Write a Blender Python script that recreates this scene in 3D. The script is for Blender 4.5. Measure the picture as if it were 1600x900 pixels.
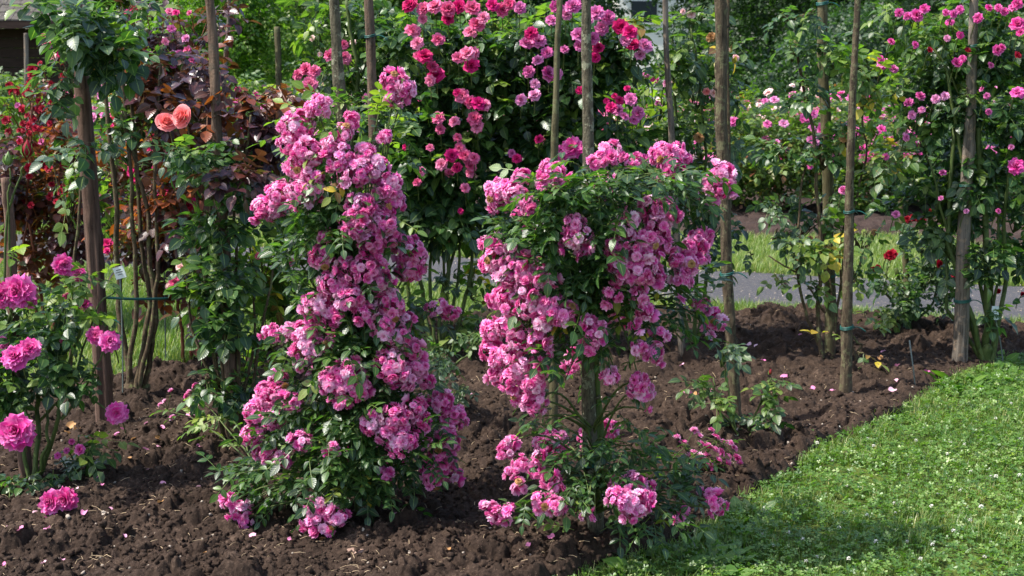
import bpy, math, random
import numpy as np
from mathutils import Matrix, Vector

random.seed(7)
rg = np.random.default_rng(11)
scene = bpy.context.scene
for o in list(bpy.data.objects):
    bpy.data.objects.remove(o, do_unlink=True)
COL = scene.collection
R = math.radians

# ------------------------------------------------------------------ camera, light, exposure
FPX, HCAM, HOR = 2222.0, 1.6, 107.0
PITCH = math.atan((450 - HOR) / FPX)
cam = bpy.data.cameras.new('camera')
cam.sensor_width = 36.0
cam.lens = FPX / 1600 * 36.0
cam.clip_start = 0.05
cam.clip_end = 600
cam.dof.use_dof = True
cam.dof.focus_distance = 5.2
cam.dof.aperture_fstop = 8.5
camo = bpy.data.objects.new('camera', cam)
COL.objects.link(camo)
camo.location = (0, 0, HCAM)
camo.rotation_euler = (math.pi / 2 - PITCH, 0, 0)
scene.camera = camo

SUN = Vector((-0.54, -0.13, 0.85)).normalized()
world = bpy.data.worlds.new('World')
scene.world = world
world.use_nodes = True
wn = world.node_tree
sky = wn.nodes.new('ShaderNodeTexSky')
sky.sky_type = 'NISHITA'
sky.sun_disc = False
sky.sun_elevation = math.asin(SUN.z)
sky.sun_rotation = math.atan2(SUN.x, SUN.y)
sky.air_density = 1.0
sky.dust_density = 2.0
wn.links.new(sky.outputs[0], wn.nodes['Background'].inputs[0])
wn.nodes['Background'].inputs[1].default_value = 0.15
sl = bpy.data.lights.new('sun', 'SUN')
sl.energy = 3.6
sl.angle = R(0.55)
sl.color = (1.0, 0.955, 0.88)
so = bpy.data.objects.new('sun', sl)
COL.objects.link(so)
so.rotation_euler = SUN.to_track_quat('Z', 'Y').to_euler()
scene.view_settings.view_transform = 'Standard'
scene.view_settings.look = 'None'
scene.view_settings.exposure = 1.28
scene.view_settings.gamma = 1.0
scene.render.engine = 'CYCLES'
scene.cycles.max_bounces = 6
scene.cycles.transmission_bounces = 4
scene.cycles.use_denoising = True

# ------------------------------------------------------------------ pixel -> world
CP, SP = math.cos(PITCH), math.sin(PITCH)
def ray(px, py):
    u, v = (px - 800) / FPX, (450 - py) / FPX
    return np.array([u, CP + v * SP, -SP + v * CP])
def at(px, py, Y):
    d = ray(px, py)
    t = Y / d[1]
    return np.array([0, 0, HCAM]) + d * t
def G(px, py, z=0.0):
    d = ray(px, py)
    t = (z - HCAM) / d[2]
    return np.array([0, 0, HCAM]) + d * t
def ppm(Y):            # pixels (of 1600) per metre at depth Y
    return FPX / Y

# ------------------------------------------------------------------ noise
def _h(ix, iy, seed):
    n = (ix * 374761393 + iy * 668265263 + seed * 144665) & 0xffffffff
    n = ((n ^ (n >> 13)) * 1274126177) & 0xffffffff
    return ((n ^ (n >> 16)) & 0xffff) / 65535.0
def vnoise(x, y, seed=0):
    ix, iy = np.floor(x).astype(np.int64), np.floor(y).astype(np.int64)
    fx, fy = x - ix, y - iy
    fx = fx * fx * (3 - 2 * fx); fy = fy * fy * (3 - 2 * fy)
    a, b = _h(ix, iy, seed), _h(ix + 1, iy, seed)
    c, d = _h(ix, iy + 1, seed), _h(ix + 1, iy + 1, seed)
    return (a * (1 - fx) + b * fx) * (1 - fy) + (c * (1 - fx) + d * fx) * fy
def fbm(x, y, o=4, seed=0):
    s, a, t = 0, 1, 0
    for i in range(o):
        s = s + a * vnoise(x * 2 ** i, y * 2 ** i, seed + i); t += a; a *= .5
    return s / t
def clods(x, y, cell, seed):
    """lumps: the tallest hemisphere among the random lumps near each point"""
    X, Y = x / cell, y / cell
    ix, iy = np.floor(X).astype(np.int64), np.floor(Y).astype(np.int64)
    out = np.zeros_like(x)
    for dx in (-1, 0, 1):
        for dy in (-1, 0, 1):
            jx, jy = ix + dx, iy + dy
            cx = jx + .15 + .7 * _h(jx, jy, seed); cy = jy + .15 + .7 * _h(jx, jy, seed + 1)
            r = .32 + .5 * _h(jx, jy, seed + 2)
            e = .75 + .6 * _h(jx, jy, seed + 3)
            d2 = ((X - cx) * e) ** 2 + ((Y - cy) / e) ** 2
            out = np.maximum(out, np.sqrt(np.maximum(0, r * r - d2)))
    return out * cell

def facets(x, y, cell, seed):
    """angular clods: tilted cells, falling off towards their borders"""
    X, Y = x / cell, y / cell
    ix, iy = np.floor(X).astype(np.int64), np.floor(Y).astype(np.int64)
    f1 = np.full(x.shape, 9.0); f2 = np.full(x.shape, 9.0); v = np.zeros_like(x)
    for dx in (-1, 0, 1):
        for dy in (-1, 0, 1):
            jx, jy = ix + dx, iy + dy
            ax = X - (jx + .1 + .8 * _h(jx, jy, seed)); ay = Y - (jy + .1 + .8 * _h(jx, jy, seed + 1))
            d = np.hypot(ax, ay)
            val = .15 + .85 * _h(jx, jy, seed + 2) ** 1.5 + ax * (_h(jx, jy, seed + 3) - .5) * 1.6 + ay * (_h(jx, jy, seed + 4) - .5) * 1.6
            n = d < f1
            f2 = np.where(n, f1, np.minimum(f2, d)); v = np.where(n, val, v); f1 = np.where(n, d, f1)
    e = np.clip((f2 - f1) / .35, 0, 1)
    return v * e ** .6 * cell

# ------------------------------------------------------------------ mesh helpers
WP = {}                                     # world position of each object
class Buf:
    def __init__(s): s.V, s.Q, s.T, s.A, s.n = [], [], [], [], 0
    def add(s, V, Q=None, T=None, A=None):
        V = np.asarray(V, float).reshape(-1, 3)
        if Q is not None and len(Q): s.Q.append(np.asarray(Q) + s.n)
        if T is not None and len(T): s.T.append(np.asarray(T) + s.n)
        s.V.append(V)
        s.A.append(np.zeros((len(V), 3)) if A is None else np.broadcast_to(np.asarray(A, float), (len(V), 3)))
        s.n += len(V)
    def mesh(s, name, mat, smooth=True, origin=(0, 0, 0)):
        V = np.concatenate(s.V) - np.asarray(origin)
        A = np.concatenate(s.A)
        Q = np.concatenate(s.Q) if s.Q else np.zeros((0, 4), int)
        T = np.concatenate(s.T) if s.T else np.zeros((0, 3), int)
        m = bpy.data.meshes.new(name)
        m.vertices.add(len(V)); m.vertices.foreach_set('co', V.astype(np.float32).ravel())
        loops = np.concatenate([Q.ravel(), T.ravel()]).astype(np.int32)
        m.loops.add(len(loops)); m.loops.foreach_set('vertex_index', loops)
        tot = np.concatenate([np.full(len(Q), 4), np.full(len(T), 3)]).astype(np.int32)
        st = np.concatenate([[0], np.cumsum(tot)[:-1]]).astype(np.int32)
        m.polygons.add(len(tot)); m.polygons.foreach_set('loop_start', st)
        m.polygons.foreach_set('loop_total', tot)
        m.polygons.foreach_set('use_smooth', np.full(len(tot), smooth))
        at_ = m.attributes.new('col', 'FLOAT_COLOR', 'POINT')
        at_.data.foreach_set('color', np.hstack([A, np.ones((len(A), 1))]).astype(np.float32).ravel())
        m.materials.append(mat)
        m.update()
        return m
def link(name, data, parent=None, loc=(0, 0, 0)):
    """loc is a world position; parents are never rotated"""
    o = bpy.data.objects.new(name, data)
    COL.objects.link(o)
    loc = np.asarray(loc, float)
    WP[o.name] = loc
    if parent is not None:
        o.parent = parent
        o.location = loc - WP[parent.name]
    else:
        o.location = loc
    return o
def put(buf, name, mat, parent=None, loc=None, smooth=True):
    if loc is None: loc = WP[parent.name] if parent is not None else (0, 0, 0)
    return link(name, buf.mesh(name, mat, smooth, loc), parent, loc)
def tag(o, label=None, cat=None, group=None, kind=None):
    if label: o['label'] = label
    if cat: o['category'] = cat
    if group: o['group'] = group
    if kind: o['kind'] = kind
    return o
def thing(name, loc, label, cat, group=None):
    return tag(link(name, None, None, loc), label, cat, group)

def tube(buf, pts, rad, sides=6, A=(.5, .5, .5), cap=True):
    pts = np.asarray(pts, float); n = len(pts)
    rad = np.broadcast_to(np.asarray(rad, float), (n,))
    tan = np.gradient(pts, axis=0); tan /= np.linalg.norm(tan, axis=1)[:, None] + 1e-9
    ref = np.array([0.0, 1.0, 0.0]) if abs(tan[0][1]) < .9 else np.array([1.0, 0, 0])
    u = np.cross(tan, ref); u /= np.linalg.norm(u, axis=1)[:, None] + 1e-9
    w = np.cross(tan, u)
    a = np.arange(sides) / sides * 2 * math.pi
    V = pts[:, None] + rad[:, None, None] * (np.cos(a)[None, :, None] * u[:, None] + np.sin(a)[None, :, None] * w[:, None])
    i = np.arange(n - 1)[:, None] * sides; j = np.arange(sides)[None]; k = (j + 1) % sides
    Q = np.stack([i + j, i + k, i + sides + k, i + sides + j], -1).reshape(-1, 4)
    V = V.reshape(-1, 3)
    T = None
    if cap:
        V = np.vstack([V, pts[-1] + tan[-1] * rad[-1] * .4])
        b = (n - 1) * sides
        T = np.stack([b + np.arange(sides), b + (np.arange(sides) + 1) % sides, np.full(sides, n * sides)], -1)
    buf.add(V, Q, T, A)
def bez(p0, p1, p2, n=10):
    t = np.linspace(0, 1, n)[:, None]
    return (1 - t) ** 2 * np.asarray(p0) + 2 * t * (1 - t) * np.asarray(p1) + t * t * np.asarray(p2)
def wobble(pts, amp):
    n = len(pts)
    k = rg.normal(0, 1, (n, 3)); k[0] = 0
    k = (k + np.roll(k, 1, 0) + np.roll(k, -1, 0)) / 3; k[0] = 0
    return pts + k * amp

# ------------------------------------------------------------------ materials
def newmat(name):
    m = bpy.data.materials.new(name); m.use_nodes = True
    nt = m.node_tree; nt.nodes.clear()
    return m, nt, nt.nodes.new('ShaderNodeOutputMaterial')
def N(nt, t, **kw):
    n = nt.nodes.new(t)
    for k, v in kw.items(): setattr(n, k, v)
    return n
def ramp(nt, stops, fac, interp='LINEAR'):
    r = N(nt, 'ShaderNodeValToRGB'); r.color_ramp.interpolation = interp
    e = r.color_ramp.elements
    while len(e) < len(stops): e.new(.5)
    for i, (p, c) in enumerate(stops): e[i].position = p; e[i].color = (*c, 1)
    nt.links.new(fac, r.inputs[0]); return r.outputs[0]
def mixc(nt, a, b, f, mode='MIX'):
    m = N(nt, 'ShaderNodeMix', data_type='RGBA', blend_type=mode)
    for s, v in ((m.inputs[0], f), (m.inputs[6], a), (m.inputs[7], b)):
        if hasattr(v, 'is_linked'): nt.links.new(v, s)
        else: s.default_value = v if isinstance(v, float) else (*v, 1)
    return m.outputs[2]
def mth(nt, op, a, b=0.0):
    m = N(nt, 'ShaderNodeMath', operation=op)
    for s, v in ((m.inputs[0], a), (m.inputs[1], b)):
        if hasattr(v, 'is_linked'): nt.links.new(v, s)
        else: s.default_value = v
    return m.outputs[0]
def noise(nt, scale, detail=4, vec=None, rough=.55, obj=True):
    n = N(nt, 'ShaderNodeTexNoise'); n.inputs['Scale'].default_value = scale
    n.inputs['Detail'].default_value = detail; n.inputs['Roughness'].default_value = rough
    if vec is None:
        tc = N(nt, 'ShaderNodeTexCoord'); vec = tc.outputs['Object']
    nt.links.new(vec, n.inputs['Vector']); return n.outputs['Fac']
def leaf_mat(name, stops, rough=.42, trans=.35, vein=(.30, .38, .12), spec=.5, spots=0.0):
    m, nt, out = newmat(name)
    a = N(nt, 'ShaderNodeAttribute', attribute_name='col'); s = N(nt, 'ShaderNodeSeparateColor')
    nt.links.new(a.outputs['Color'], s.inputs[0])
    c = ramp(nt, stops, s.outputs[0])
    nz = noise(nt, 45, 2)
    c = mixc(nt, c, (.55, .55, .5), mth(nt, 'MULTIPLY', nz, .35), 'MULTIPLY')
    v = mth(nt, 'LESS_THAN', s.outputs[1], .09)
    c = mixc(nt, c, vein, mth(nt, 'MULTIPLY', v, .35))
    if spots:
        c = mixc(nt, c, (.16, .07, .02), mth(nt, 'MULTIPLY', mth(nt, 'GREATER_THAN', noise(nt, 60, 1), .68), spots))
    p = N(nt, 'ShaderNodeBsdfPrincipled')
    nt.links.new(c, p.inputs['Base Color'])
    p.inputs['Roughness'].default_value = rough
    p.inputs['Specular IOR Level'].default_value = spec
    # lateral veins as a light bump
    w = mth(nt, 'SINE', mth(nt, 'ADD', mth(nt, 'MULTIPLY', s.outputs[2], 46.0), mth(nt, 'MULTIPLY', s.outputs[1], -9.0)))
    b = N(nt, 'ShaderNodeBump'); b.inputs['Strength'].default_value = .16; b.inputs['Distance'].default_value = .0012
    nt.links.new(w, b.inputs['Height']); nt.links.new(b.outputs[0], p.inputs['Normal'])
    t = N(nt, 'ShaderNodeBsdfTranslucent')
    tc = mixc(nt, c, (1.0, 1.25, .35), 1.0, 'MULTIPLY'); tc = mixc(nt, tc, (2.2, 2.2, 2.2), 1.0, 'MULTIPLY')
    nt.links.new(tc, t.inputs[0])
    x = N(nt, 'ShaderNodeMixShader'); x.inputs[0].default_value = trans
    nt.links.new(p.outputs[0], x.inputs[1]); nt.links.new(t.outputs[0], x.inputs[2])
    nt.links.new(x.outputs[0], out.inputs[0]); return m
def petal_mat(name, stops, tip=None, deep=None, trans=.3, rough=.6, tipamt=.35):
    """stops over the random value of each bloom; tip: petal rims; deep: petal bases"""
    m, nt, out = newmat(name)
    a = N(nt, 'ShaderNodeAttribute', attribute_name='col'); s = N(nt, 'ShaderNodeSeparateColor')
    nt.links.new(a.outputs['Color'], s.inputs[0])
    oi = N(nt, 'ShaderNodeObjectInfo')
    f = mth(nt, 'FRACT', mth(nt, 'ADD', oi.outputs['Random'], mth(nt, 'MULTIPLY', s.outputs[0], 1.0)))
    # petals of one bloom differ only a little from each other (blue channel)
    f = mth(nt, 'ADD', mth(nt, 'MULTIPLY', f, .72), mth(nt, 'MULTIPLY', s.outputs[2], .28))
    c = ramp(nt, stops, f)
    if deep: c = mixc(nt, deep, c, mth(nt, 'MINIMUM', mth(nt, 'ADD', mth(nt, 'MULTIPLY', s.outputs[1], 1.1), .25), 1.0))
    if tip: c = mixc(nt, c, tip, mth(nt, 'MULTIPLY', mth(nt, 'MULTIPLY', mth(nt, 'POWER', s.outputs[1], 2.6), tipamt), mth(nt, 'FRACT', mth(nt, 'MULTIPLY', f, 7.3))))
    p = N(nt, 'ShaderNodeBsdfPrincipled'); nt.links.new(c, p.inputs['Base Color'])
    p.inputs['Roughness'].default_value = rough; p.inputs['Specular IOR Level'].default_value = .25
    t = N(nt, 'ShaderNodeBsdfTranslucent'); nt.links.new(c, t.inputs[0])
    x = N(nt, 'ShaderNodeMixShader'); x.inputs[0].default_value = trans
    nt.links.new(p.outputs[0], x.inputs[1]); nt.links.new(t.outputs[0], x.inputs[2])
    nt.links.new(x.outputs[0], out.inputs[0]); return m
def bark_mat(name, c1, c2, lichen=None, zs=.12, scale=40, bump=.6, rough=.9, lich_amt=.6, grain=False):
    m, nt, out = newmat(name)
    tc = N(nt, 'ShaderNodeTexCoord'); mp = N(nt, 'ShaderNodeMapping')
    mp.inputs['Scale'].default_value = (1, 1, zs)
    nt.links.new(tc.outputs['Object'], mp.inputs[0])
    n1 = noise(nt, scale, 6, mp.outputs[0], .65)
    c = ramp(nt, [(.3, c1), (.7, c2)], n1)
    big = noise(nt, 5, 3)
    c = mixc(nt, c, (.6, .58, .55), mth(nt, 'MULTIPLY', big, .5), 'MULTIPLY')
    if lichen:
        l = noise(nt, 28, 5, None, .7)
        c = mixc(nt, c, lichen, mth(nt, 'MULTIPLY', mth(nt, 'GREATER_THAN', l, .56), lich_amt))
    p = N(nt, 'ShaderNodeBsdfPrincipled'); c = mixc(nt, c, (.25, .22, .2), mth(nt, 'MULTIPLY', mth(nt, 'GREATER_THAN', noise(nt, scale * 1.6, 4, mp.outputs[0], .75), .56), .55), 'MULTIPLY')
    nt.links.new(c, p.inputs['Base Color'])
    p.inputs['Roughness'].default_value = rough; p.inputs['Specular IOR Level'].default_value = .2
    b = N(nt, 'ShaderNodeBump'); b.inputs['Strength'].default_value = bump; b.inputs['Distance'].default_value = .006
    h = mth(nt, 'ADD', n1, mth(nt, 'MULTIPLY', noise(nt, 120, 3), .5))
    nt.links.new(h, b.inputs['Height']); nt.links.new(b.outputs[0], p.inputs['Normal'])
    nt.links.new(p.outputs[0], out.inputs[0]); return m
def plain_mat(name, c, rough=.6, spec=.3, var=.25, scale=30, metal=0):
    m, nt, out = newmat(name)
    p = N(nt, 'ShaderNodeBsdfPrincipled')
    n = noise(nt, scale, 3)
    cc = ramp(nt, [(.3, tuple(x * (1 - var) for x in c)), (.7, tuple(min(1, x * (1 + var)) for x in c))], n)
    nt.links.new(cc, p.inputs['Base Color']); p.inputs['Roughness'].default_value = rough
    p.inputs['Specular IOR Level'].default_value = spec; p.inputs['Metallic'].default_value = metal
    nt.links.new(p.outputs[0], out.inputs[0]); return m

M = {}
M['leaf_rambler'] = leaf_mat('leaf_rambler', [(0, (.018, .045, .016)), (.55, (.035, .085, .022)), (.85, (.07, .14, .03)), (1, (.13, .20, .035))], rough=.36)
M['leaf_young'] = leaf_mat('leaf_young', [(0, (.06, .12, .02)), (.6, (.13, .21, .03)), (1, (.22, .27, .04))], rough=.45)
M['leaf_climber'] = leaf_mat('leaf_climber', [(0, (.014, .036, .015)), (.5, (.032, .078, .024)), (.8, (.065, .135, .032)), (1, (.14, .20, .04))], rough=.36)
M['leaf_grey'] = leaf_mat('leaf_grey', [(0, (.03, .06, .035)), (.7, (.055, .10, .05)), (1, (.10, .16, .06))], rough=.4)
M['leaf_mid'] = leaf_mat('leaf_mid', [(0, (.025, .055, .015)), (.55, (.065, .125, .025)), (1, (.19, .24, .045))], rough=.42)
M['leaf_yellowing'] = leaf_mat('leaf_yellowing', [(0, (.04, .09, .02)), (.6, (.09, .16, .03)), (.86, (.2, .24, .04)), (.93, (.5, .36, .03)), (1, (.14, .07, .03))], rough=.45, spots=.6)
M['leaf_far'] = leaf_mat('leaf_far', [(0, (.04, .07, .02)), (.5, (.08, .14, .03)), (.85, (.15, .20, .045)), (.95, (.22, .20, .05)), (1, (.25, .09, .05))], rough=.42)
M['leaf_purple'] = leaf_mat('leaf_purple', [(0, (.03, .014, .02)), (.5, (.055, .018, .025)), (.8, (.10, .03, .022)), (1, (.07, .08, .03))], rough=.3, vein=(.2, .06, .06), trans=.25)
M['leaf_bronze'] = leaf_mat('leaf_bronze', [(0, (.05, .02, .015)), (.45, (.16, .035, .015)), (.75, (.28, .07, .02)), (1, (.06, .09, .025))], rough=.38, vein=(.25, .08, .05))
M['leaf_dark_tree'] = leaf_mat('leaf_dark_tree', [(0, (.012, .032, .012)), (.7, (.03, .07, .02)), (1, (.06, .12, .025))], rough=.5)
M['leaf_bright_tree'] = leaf_mat('leaf_bright_tree', [(0, (.04, .09, .015)), (.6, (.10, .19, .025)), (1, (.22, .30, .04))], rough=.5, trans=.45)
M['clover'] = leaf_mat('clover', [(0, (.035, .09, .015)), (.55, (.085, .17, .025)), (.9, (.17, .26, .055)), (1, (.34, .40, .18))], rough=.38, trans=.28, vein=(.2, .33, .12))
M['grass'] = leaf_mat('grass', [(0, (.055, .11, .018)), (.55, (.12, .19, .035)), (.9, (.21, .25, .07)), (1, (.36, .32, .14))], rough=.45, trans=.26)
M['weed'] = leaf_mat('weed', [(0, (.04, .10, .02)), (1, (.12, .22, .03))], rough=.4)
M['petal_rambler'] = petal_mat('petal_rambler', [(0, (.68, .013, .27)), (.30, (.78, .06, .39)), (.56, (.85, .17, .51)), (.78, (.90, .42, .68)), (1, (.95, .80, .87))],
                               tip=(.96, .68, .81), deep=(.68, .010, .24), tipamt=.8, trans=.42)
M['petal_magenta'] = petal_mat('petal_magenta', [(0, (.62, .006, .20)), (.5, (.68, .022, .28)), (1, (.74, .09, .42))], tip=(.90, .42, .70), deep=(.48, .003, .13), tipamt=.7, trans=.36)
M['petal_pink'] = petal_mat('petal_pink', [(0, (.62, .025, .15)), (.5, (.72, .11, .28)), (1, (.82, .30, .45))], tip=(.84, .40, .54), deep=(.46, .006, .08), tipamt=.45)
M['petal_lilac'] = petal_mat('petal_lilac', [(0, (.50, .025, .21)), (.45, (.62, .10, .34)), (.8, (.70, .24, .46)), (1, (.78, .44, .60))], tip=(.80, .50, .68), deep=(.42, .01, .14), tipamt=.4)
M['petal_deep'] = petal_mat('petal_deep', [(0, (.50, .004, .09)), (1, (.66, .012, .20))], tip=(.75, .08, .3), deep=(.3, .002, .04))
M['petal_red'] = petal_mat('petal_red', [(0, (.20, .002, .012)), (1, (.42, .005, .032))], deep=(.16, .001, .005))
M['petal_salmon'] = petal_mat('petal_salmon', [(0, (.84, .17, .17)), (1, (.86, .27, .26))], tip=(.92, .48, .48), deep=(.78, .10, .07), tipamt=.8)
M['petal_blush'] = petal_mat('petal_blush', [(0, (.85, .48, .45)), (1, (.92, .74, .70))], tip=(.95, .8, .8), deep=(.8, .3, .28))
M['petal_fallen'] = petal_mat('petal_fallen', [(0, (.55, .08, .30)), (.5, (.66, .26, .42)), (1, (.78, .58, .62))], trans=.2)
M['petal_dry'] = petal_mat('petal_dry', [(0, (.30, .14, .05)), (1, (.5, .28, .12))], trans=.2)
M['cane'] = bark_mat('cane', (.045, .075, .018), (.10, .13, .035), zs=.3, scale=30, bump=.3, rough=.6)
M['cane_brown'] = bark_mat('cane_brown', (.05, .035, .02), (.12, .085, .05), lichen=(.14, .16, .06), scale=50, bump=.6)
M['cane_red'] = bark_mat('cane_red', (.12, .03, .02), (.2, .07, .03), zs=.3, scale=30, bump=.3, rough=.6)
M['sepal'] = plain_mat('sepal', (.10, .17, .04), .5)
M['wood_brown'] = bark_mat('wood_brown', (0.042, 0.023, 0.016), (0.188, 0.116, 0.086), zs=.04, scale=55, bump=.55)
M['wood_peel'] = bark_mat('wood_peel', (0.035, 0.022, 0.015), (0.191, 0.128, 0.089), lichen=(.09, .07, .05), zs=.08, scale=45, bump=.9, lich_amt=.8)
M['wood_grey'] = bark_mat('wood_grey', (0.043, 0.034, 0.026), (0.210, 0.178, 0.144), lichen=(.34, .22, .13), zs=.05, scale=40, bump=.35, lich_amt=.3)
M['wood_bark'] = bark_mat('wood_bark', (0.025, 0.022, 0.014), (0.153, 0.134, 0.089), lichen=(.24, .24, .16), zs=.25, scale=70, bump=1.0, lich_amt=.7)
M['wood_moss'] = bark_mat('wood_moss', (0.023, 0.016, 0.010), (0.134, 0.102, 0.064), lichen=(.14, .14, .07), zs=.2, scale=60, bump=1.0)
M['wood_olive'] = bark_mat('wood_olive', (0.028, 0.024, 0.011), (0.140, 0.122, 0.064), lichen=(.12, .13, .06), zs=.07, scale=45, bump=.5)
M['tie'] = plain_mat('tie', (.008, .075, .06), .45, .4)
M['tag'] = plain_mat('tag', (.62, .68, .64), .4, .4, .08)
M['tag_stem'] = plain_mat('tag_stem', (.09, .11, .10), .5, .4, .2)
M['ink'] = plain_mat('ink', (.03, .035, .03), .8)
M['stone'] = plain_mat('stone', (.30, .25, .20), .9, .2, .4, 12)
M['straw'] = plain_mat('straw', (.42, .31, .19), .8, .2, .4, 6)
M['white_flower'] = plain_mat('white_flower', (.72, .70, .62), .7, .2, .15)
M['clay'] = plain_mat('clay', (.26, .17, .13), .9, .2, .3, 20)

# soil
def soil_mat(name, c1, c2, c3, sc=1.0):
    m, nt, out = newmat(name)
    n1 = noise(nt, 9 * sc, 6, None, .7); n2 = noise(nt, 70 * sc, 5, None, .75); n3 = noise(nt, 1.1, 2)
    c = ramp(nt, [(.34, c1), (.56, c2), (.74, c3)], mth(nt, 'ADD', mth(nt, 'MULTIPLY', n1, .5), mth(nt, 'MULTIPLY', n2, .55)))
    c = mixc(nt, c, (.62, .58, .58), mth(nt, 'MULTIPLY', n3, .7), 'MULTIPLY')
    v = N(nt, 'ShaderNodeTexVoronoi'); v.inputs['Scale'].default_value = 130 * sc
    tc = N(nt, 'ShaderNodeTexCoord'); nt.links.new(tc.outputs['Object'], v.inputs['Vector'])
    c = mixc(nt, c, (.26, .19, .14), mth(nt, 'MULTIPLY', mth(nt, 'LESS_THAN', v.outputs['Distance'], .12), .5))
    p = N(nt, 'ShaderNodeBsdfPrincipled'); nt.links.new(c, p.inputs['Base Color'])
    p.inputs['Roughness'].default_value = .95; p.inputs['Specular IOR Level'].default_value = .15
    b = N(nt, 'ShaderNodeBump'); b.inputs['Strength'].default_value = .9; b.inputs['Distance'].default_value = .008
    nt.links.new(mth(nt, 'ADD', n2, mth(nt, 'MULTIPLY', n1, .6)), b.inputs['Height']); nt.links.new(b.outputs[0], p.inputs['Normal'])
    nt.links.new(p.outputs[0], out.inputs[0]); return m
M['soil'] = soil_mat('soil', (.013, .008, .0055), (.044, .0285, .020), (.145, .10, .072))
M['soil_far'] = soil_mat('soil_far', (.018, .012, .010), (.045, .030, .025), (.10, .07, .058), .4)
m, nt, out = newmat('turf_base')
c = ramp(nt, [(.35, (.035, .05, .012)), (.65, (.075, .10, .02))], noise(nt, 6, 6, None, .7))
p = N(nt, 'ShaderNodeBsdfPrincipled'); nt.links.new(c, p.inputs['Base Color']); p.inputs['Roughness'].default_value = 1
p.inputs['Specular IOR Level'].default_value = .1
nt.links.new(p.outputs[0], out.inputs[0]); M['turf_base'] = m
m, nt, out = newmat('asphalt')
n1 = noise(nt, 160, 3, None, .7); n2 = noise(nt, 2.0, 5, None, .6); n3 = noise(nt, 40, 4, None, .7)
c = ramp(nt, [(.35, (.035, .034, .038)), (.55, (.065, .063, .068)), (.75, (.13, .125, .125))], n1)
c = mixc(nt, c, (.62, .6, .62), n2, 'MULTIPLY')
c = mixc(nt, c, (.17, .14, .11), mth(nt, 'MULTIPLY', mth(nt, 'GREATER_THAN', n3, .58), .5))
p = N(nt, 'ShaderNodeBsdfPrincipled'); nt.links.new(c, p.inputs['Base Color']); p.inputs['Roughness'].default_value = .85
b = N(nt, 'ShaderNodeBump'); b.inputs['Strength'].default_value = .8; b.inputs['Distance'].default_value = .01
nt.links.new(mth(nt, 'ADD', n1, n3), b.inputs['Height']); nt.links.new(b.outputs[0], p.inputs['Normal'])
nt.links.new(p.outputs[0], out.inputs[0]); M['asphalt'] = m

# ------------------------------------------------------------------ templates
def leaflet(st=5, width=.30, fold=.25, droop=.18, full=True):
    """a leaflet of length 1 along +x; attribute: (random, distance from midrib, along)"""
    V, A = [], []
    for i in range(st):
        s = i / (st - 1)
        w = width * (math.sin(math.pi * s ** .78) ** .8 if 0 < s < 1 else 0)
        z = -droop * s * s
        for k in (-1, 0, 1):
            V.append((s, k * w, z + (fold * w * abs(k)))); A.append((0, abs(k), s))
    Q = []
    for i in range(st - 1):
        for k in (0, 1):
            a = i * 3 + k; Q.append((a, a + 1, a + 4, a + 3))
    return np.array(V), np.array(Q), np.array(A)
def small_leaflet(width=.3):
    V = np.array([(0, 0, 0), (.45, width, .06), (1, 0, -.12), (.45, -width, .06), (.5, 0, -.02)], float)
    T = None
    Q = np.array([(0, 4, 2, 1), (0, 3, 2, 4)])
    A = np.array([(0, .1, 0), (0, 1, .5), (0, .1, 1), (0, 1, .5), (0, .3, .5)], float)
    return V, Q, A
def rotz(a): c, s = math.cos(a), math.sin(a); return np.array([[c, -s, 0], [s, c, 0], [0, 0, 1]])
def roty(a): c, s = math.cos(a), math.sin(a); return np.array([[c, 0, s], [0, 1, 0], [-s, 0, c]])
def rotx(a): c, s = math.cos(a), math.sin(a); return np.array([[1, 0, 0], [0, c, -s], [0, s, c]])
def compound(pairs=2, fine=True, lw=.30, size=.42, seed=0):
    r = np.random.default_rng(seed)
    V, Q, A = [], [], []; n = 0
    def put_(base, ang, sc, tilt, roll):
        nonlocal n
        v, q, a = leaflet(5, lw, r.uniform(.1, .4), r.uniform(.05, .3)) if fine else small_leaflet(lw)
        v = (v * sc) @ (rotz(ang) @ roty(tilt) @ rotx(roll)).T + base
        a = a.copy(); a[:, 0] = r.uniform(-.12, .12)
        V.append(v); Q.append(q + n); A.append(a); n += len(v)
    def zz(x): return -.22 * x * x
    xs = np.linspace(.26, .74, pairs) if pairs > 1 else [.4]
    for i, x in enumerate(xs):
        for sg in (-1, 1):
            put_(np.array([x + r.uniform(-.02, .02), 0, zz(x)]), sg * r.uniform(.85, 1.25), size * r.uniform(.8, 1.0) * (.8 + .2 * i), r.uniform(-.1, .35), sg * r.uniform(-.3, .3))
    put_(np.array([.95, 0, zz(.95)]), r.uniform(-.15, .15), size * 1.12, r.uniform(0, .45), r.uniform(-.3, .3))
    # rachis
    if fine:
        xx = np.linspace(0, .97, 5); w = .010
        v = np.array([(x, s * w, zz(x) - .004) for x in xx for s in (-1, 1)])
        q = np.array([(2 * i, 2 * i + 1, 2 * i + 3, 2 * i + 2) for i in range(4)])
        V.append(v); Q.append(q + n); A.append(np.tile([.2, .05, .5], (len(v), 1))); n += len(v)
    return np.vstack(V), np.vstack(Q), np.vstack(A)
LEAF_FINE = [compound(3, True, .27, .36, s) for s in range(4)] + [compound(2, True, .29, .42, s + 9) for s in range(3)]
LEAF_BIG = [compound(2, True, .36, .46, s + 30) for s in range(5)]
LEAF_FAR = [compound(2, False, .34, .46, s + 50) for s in range(5)]
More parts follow.
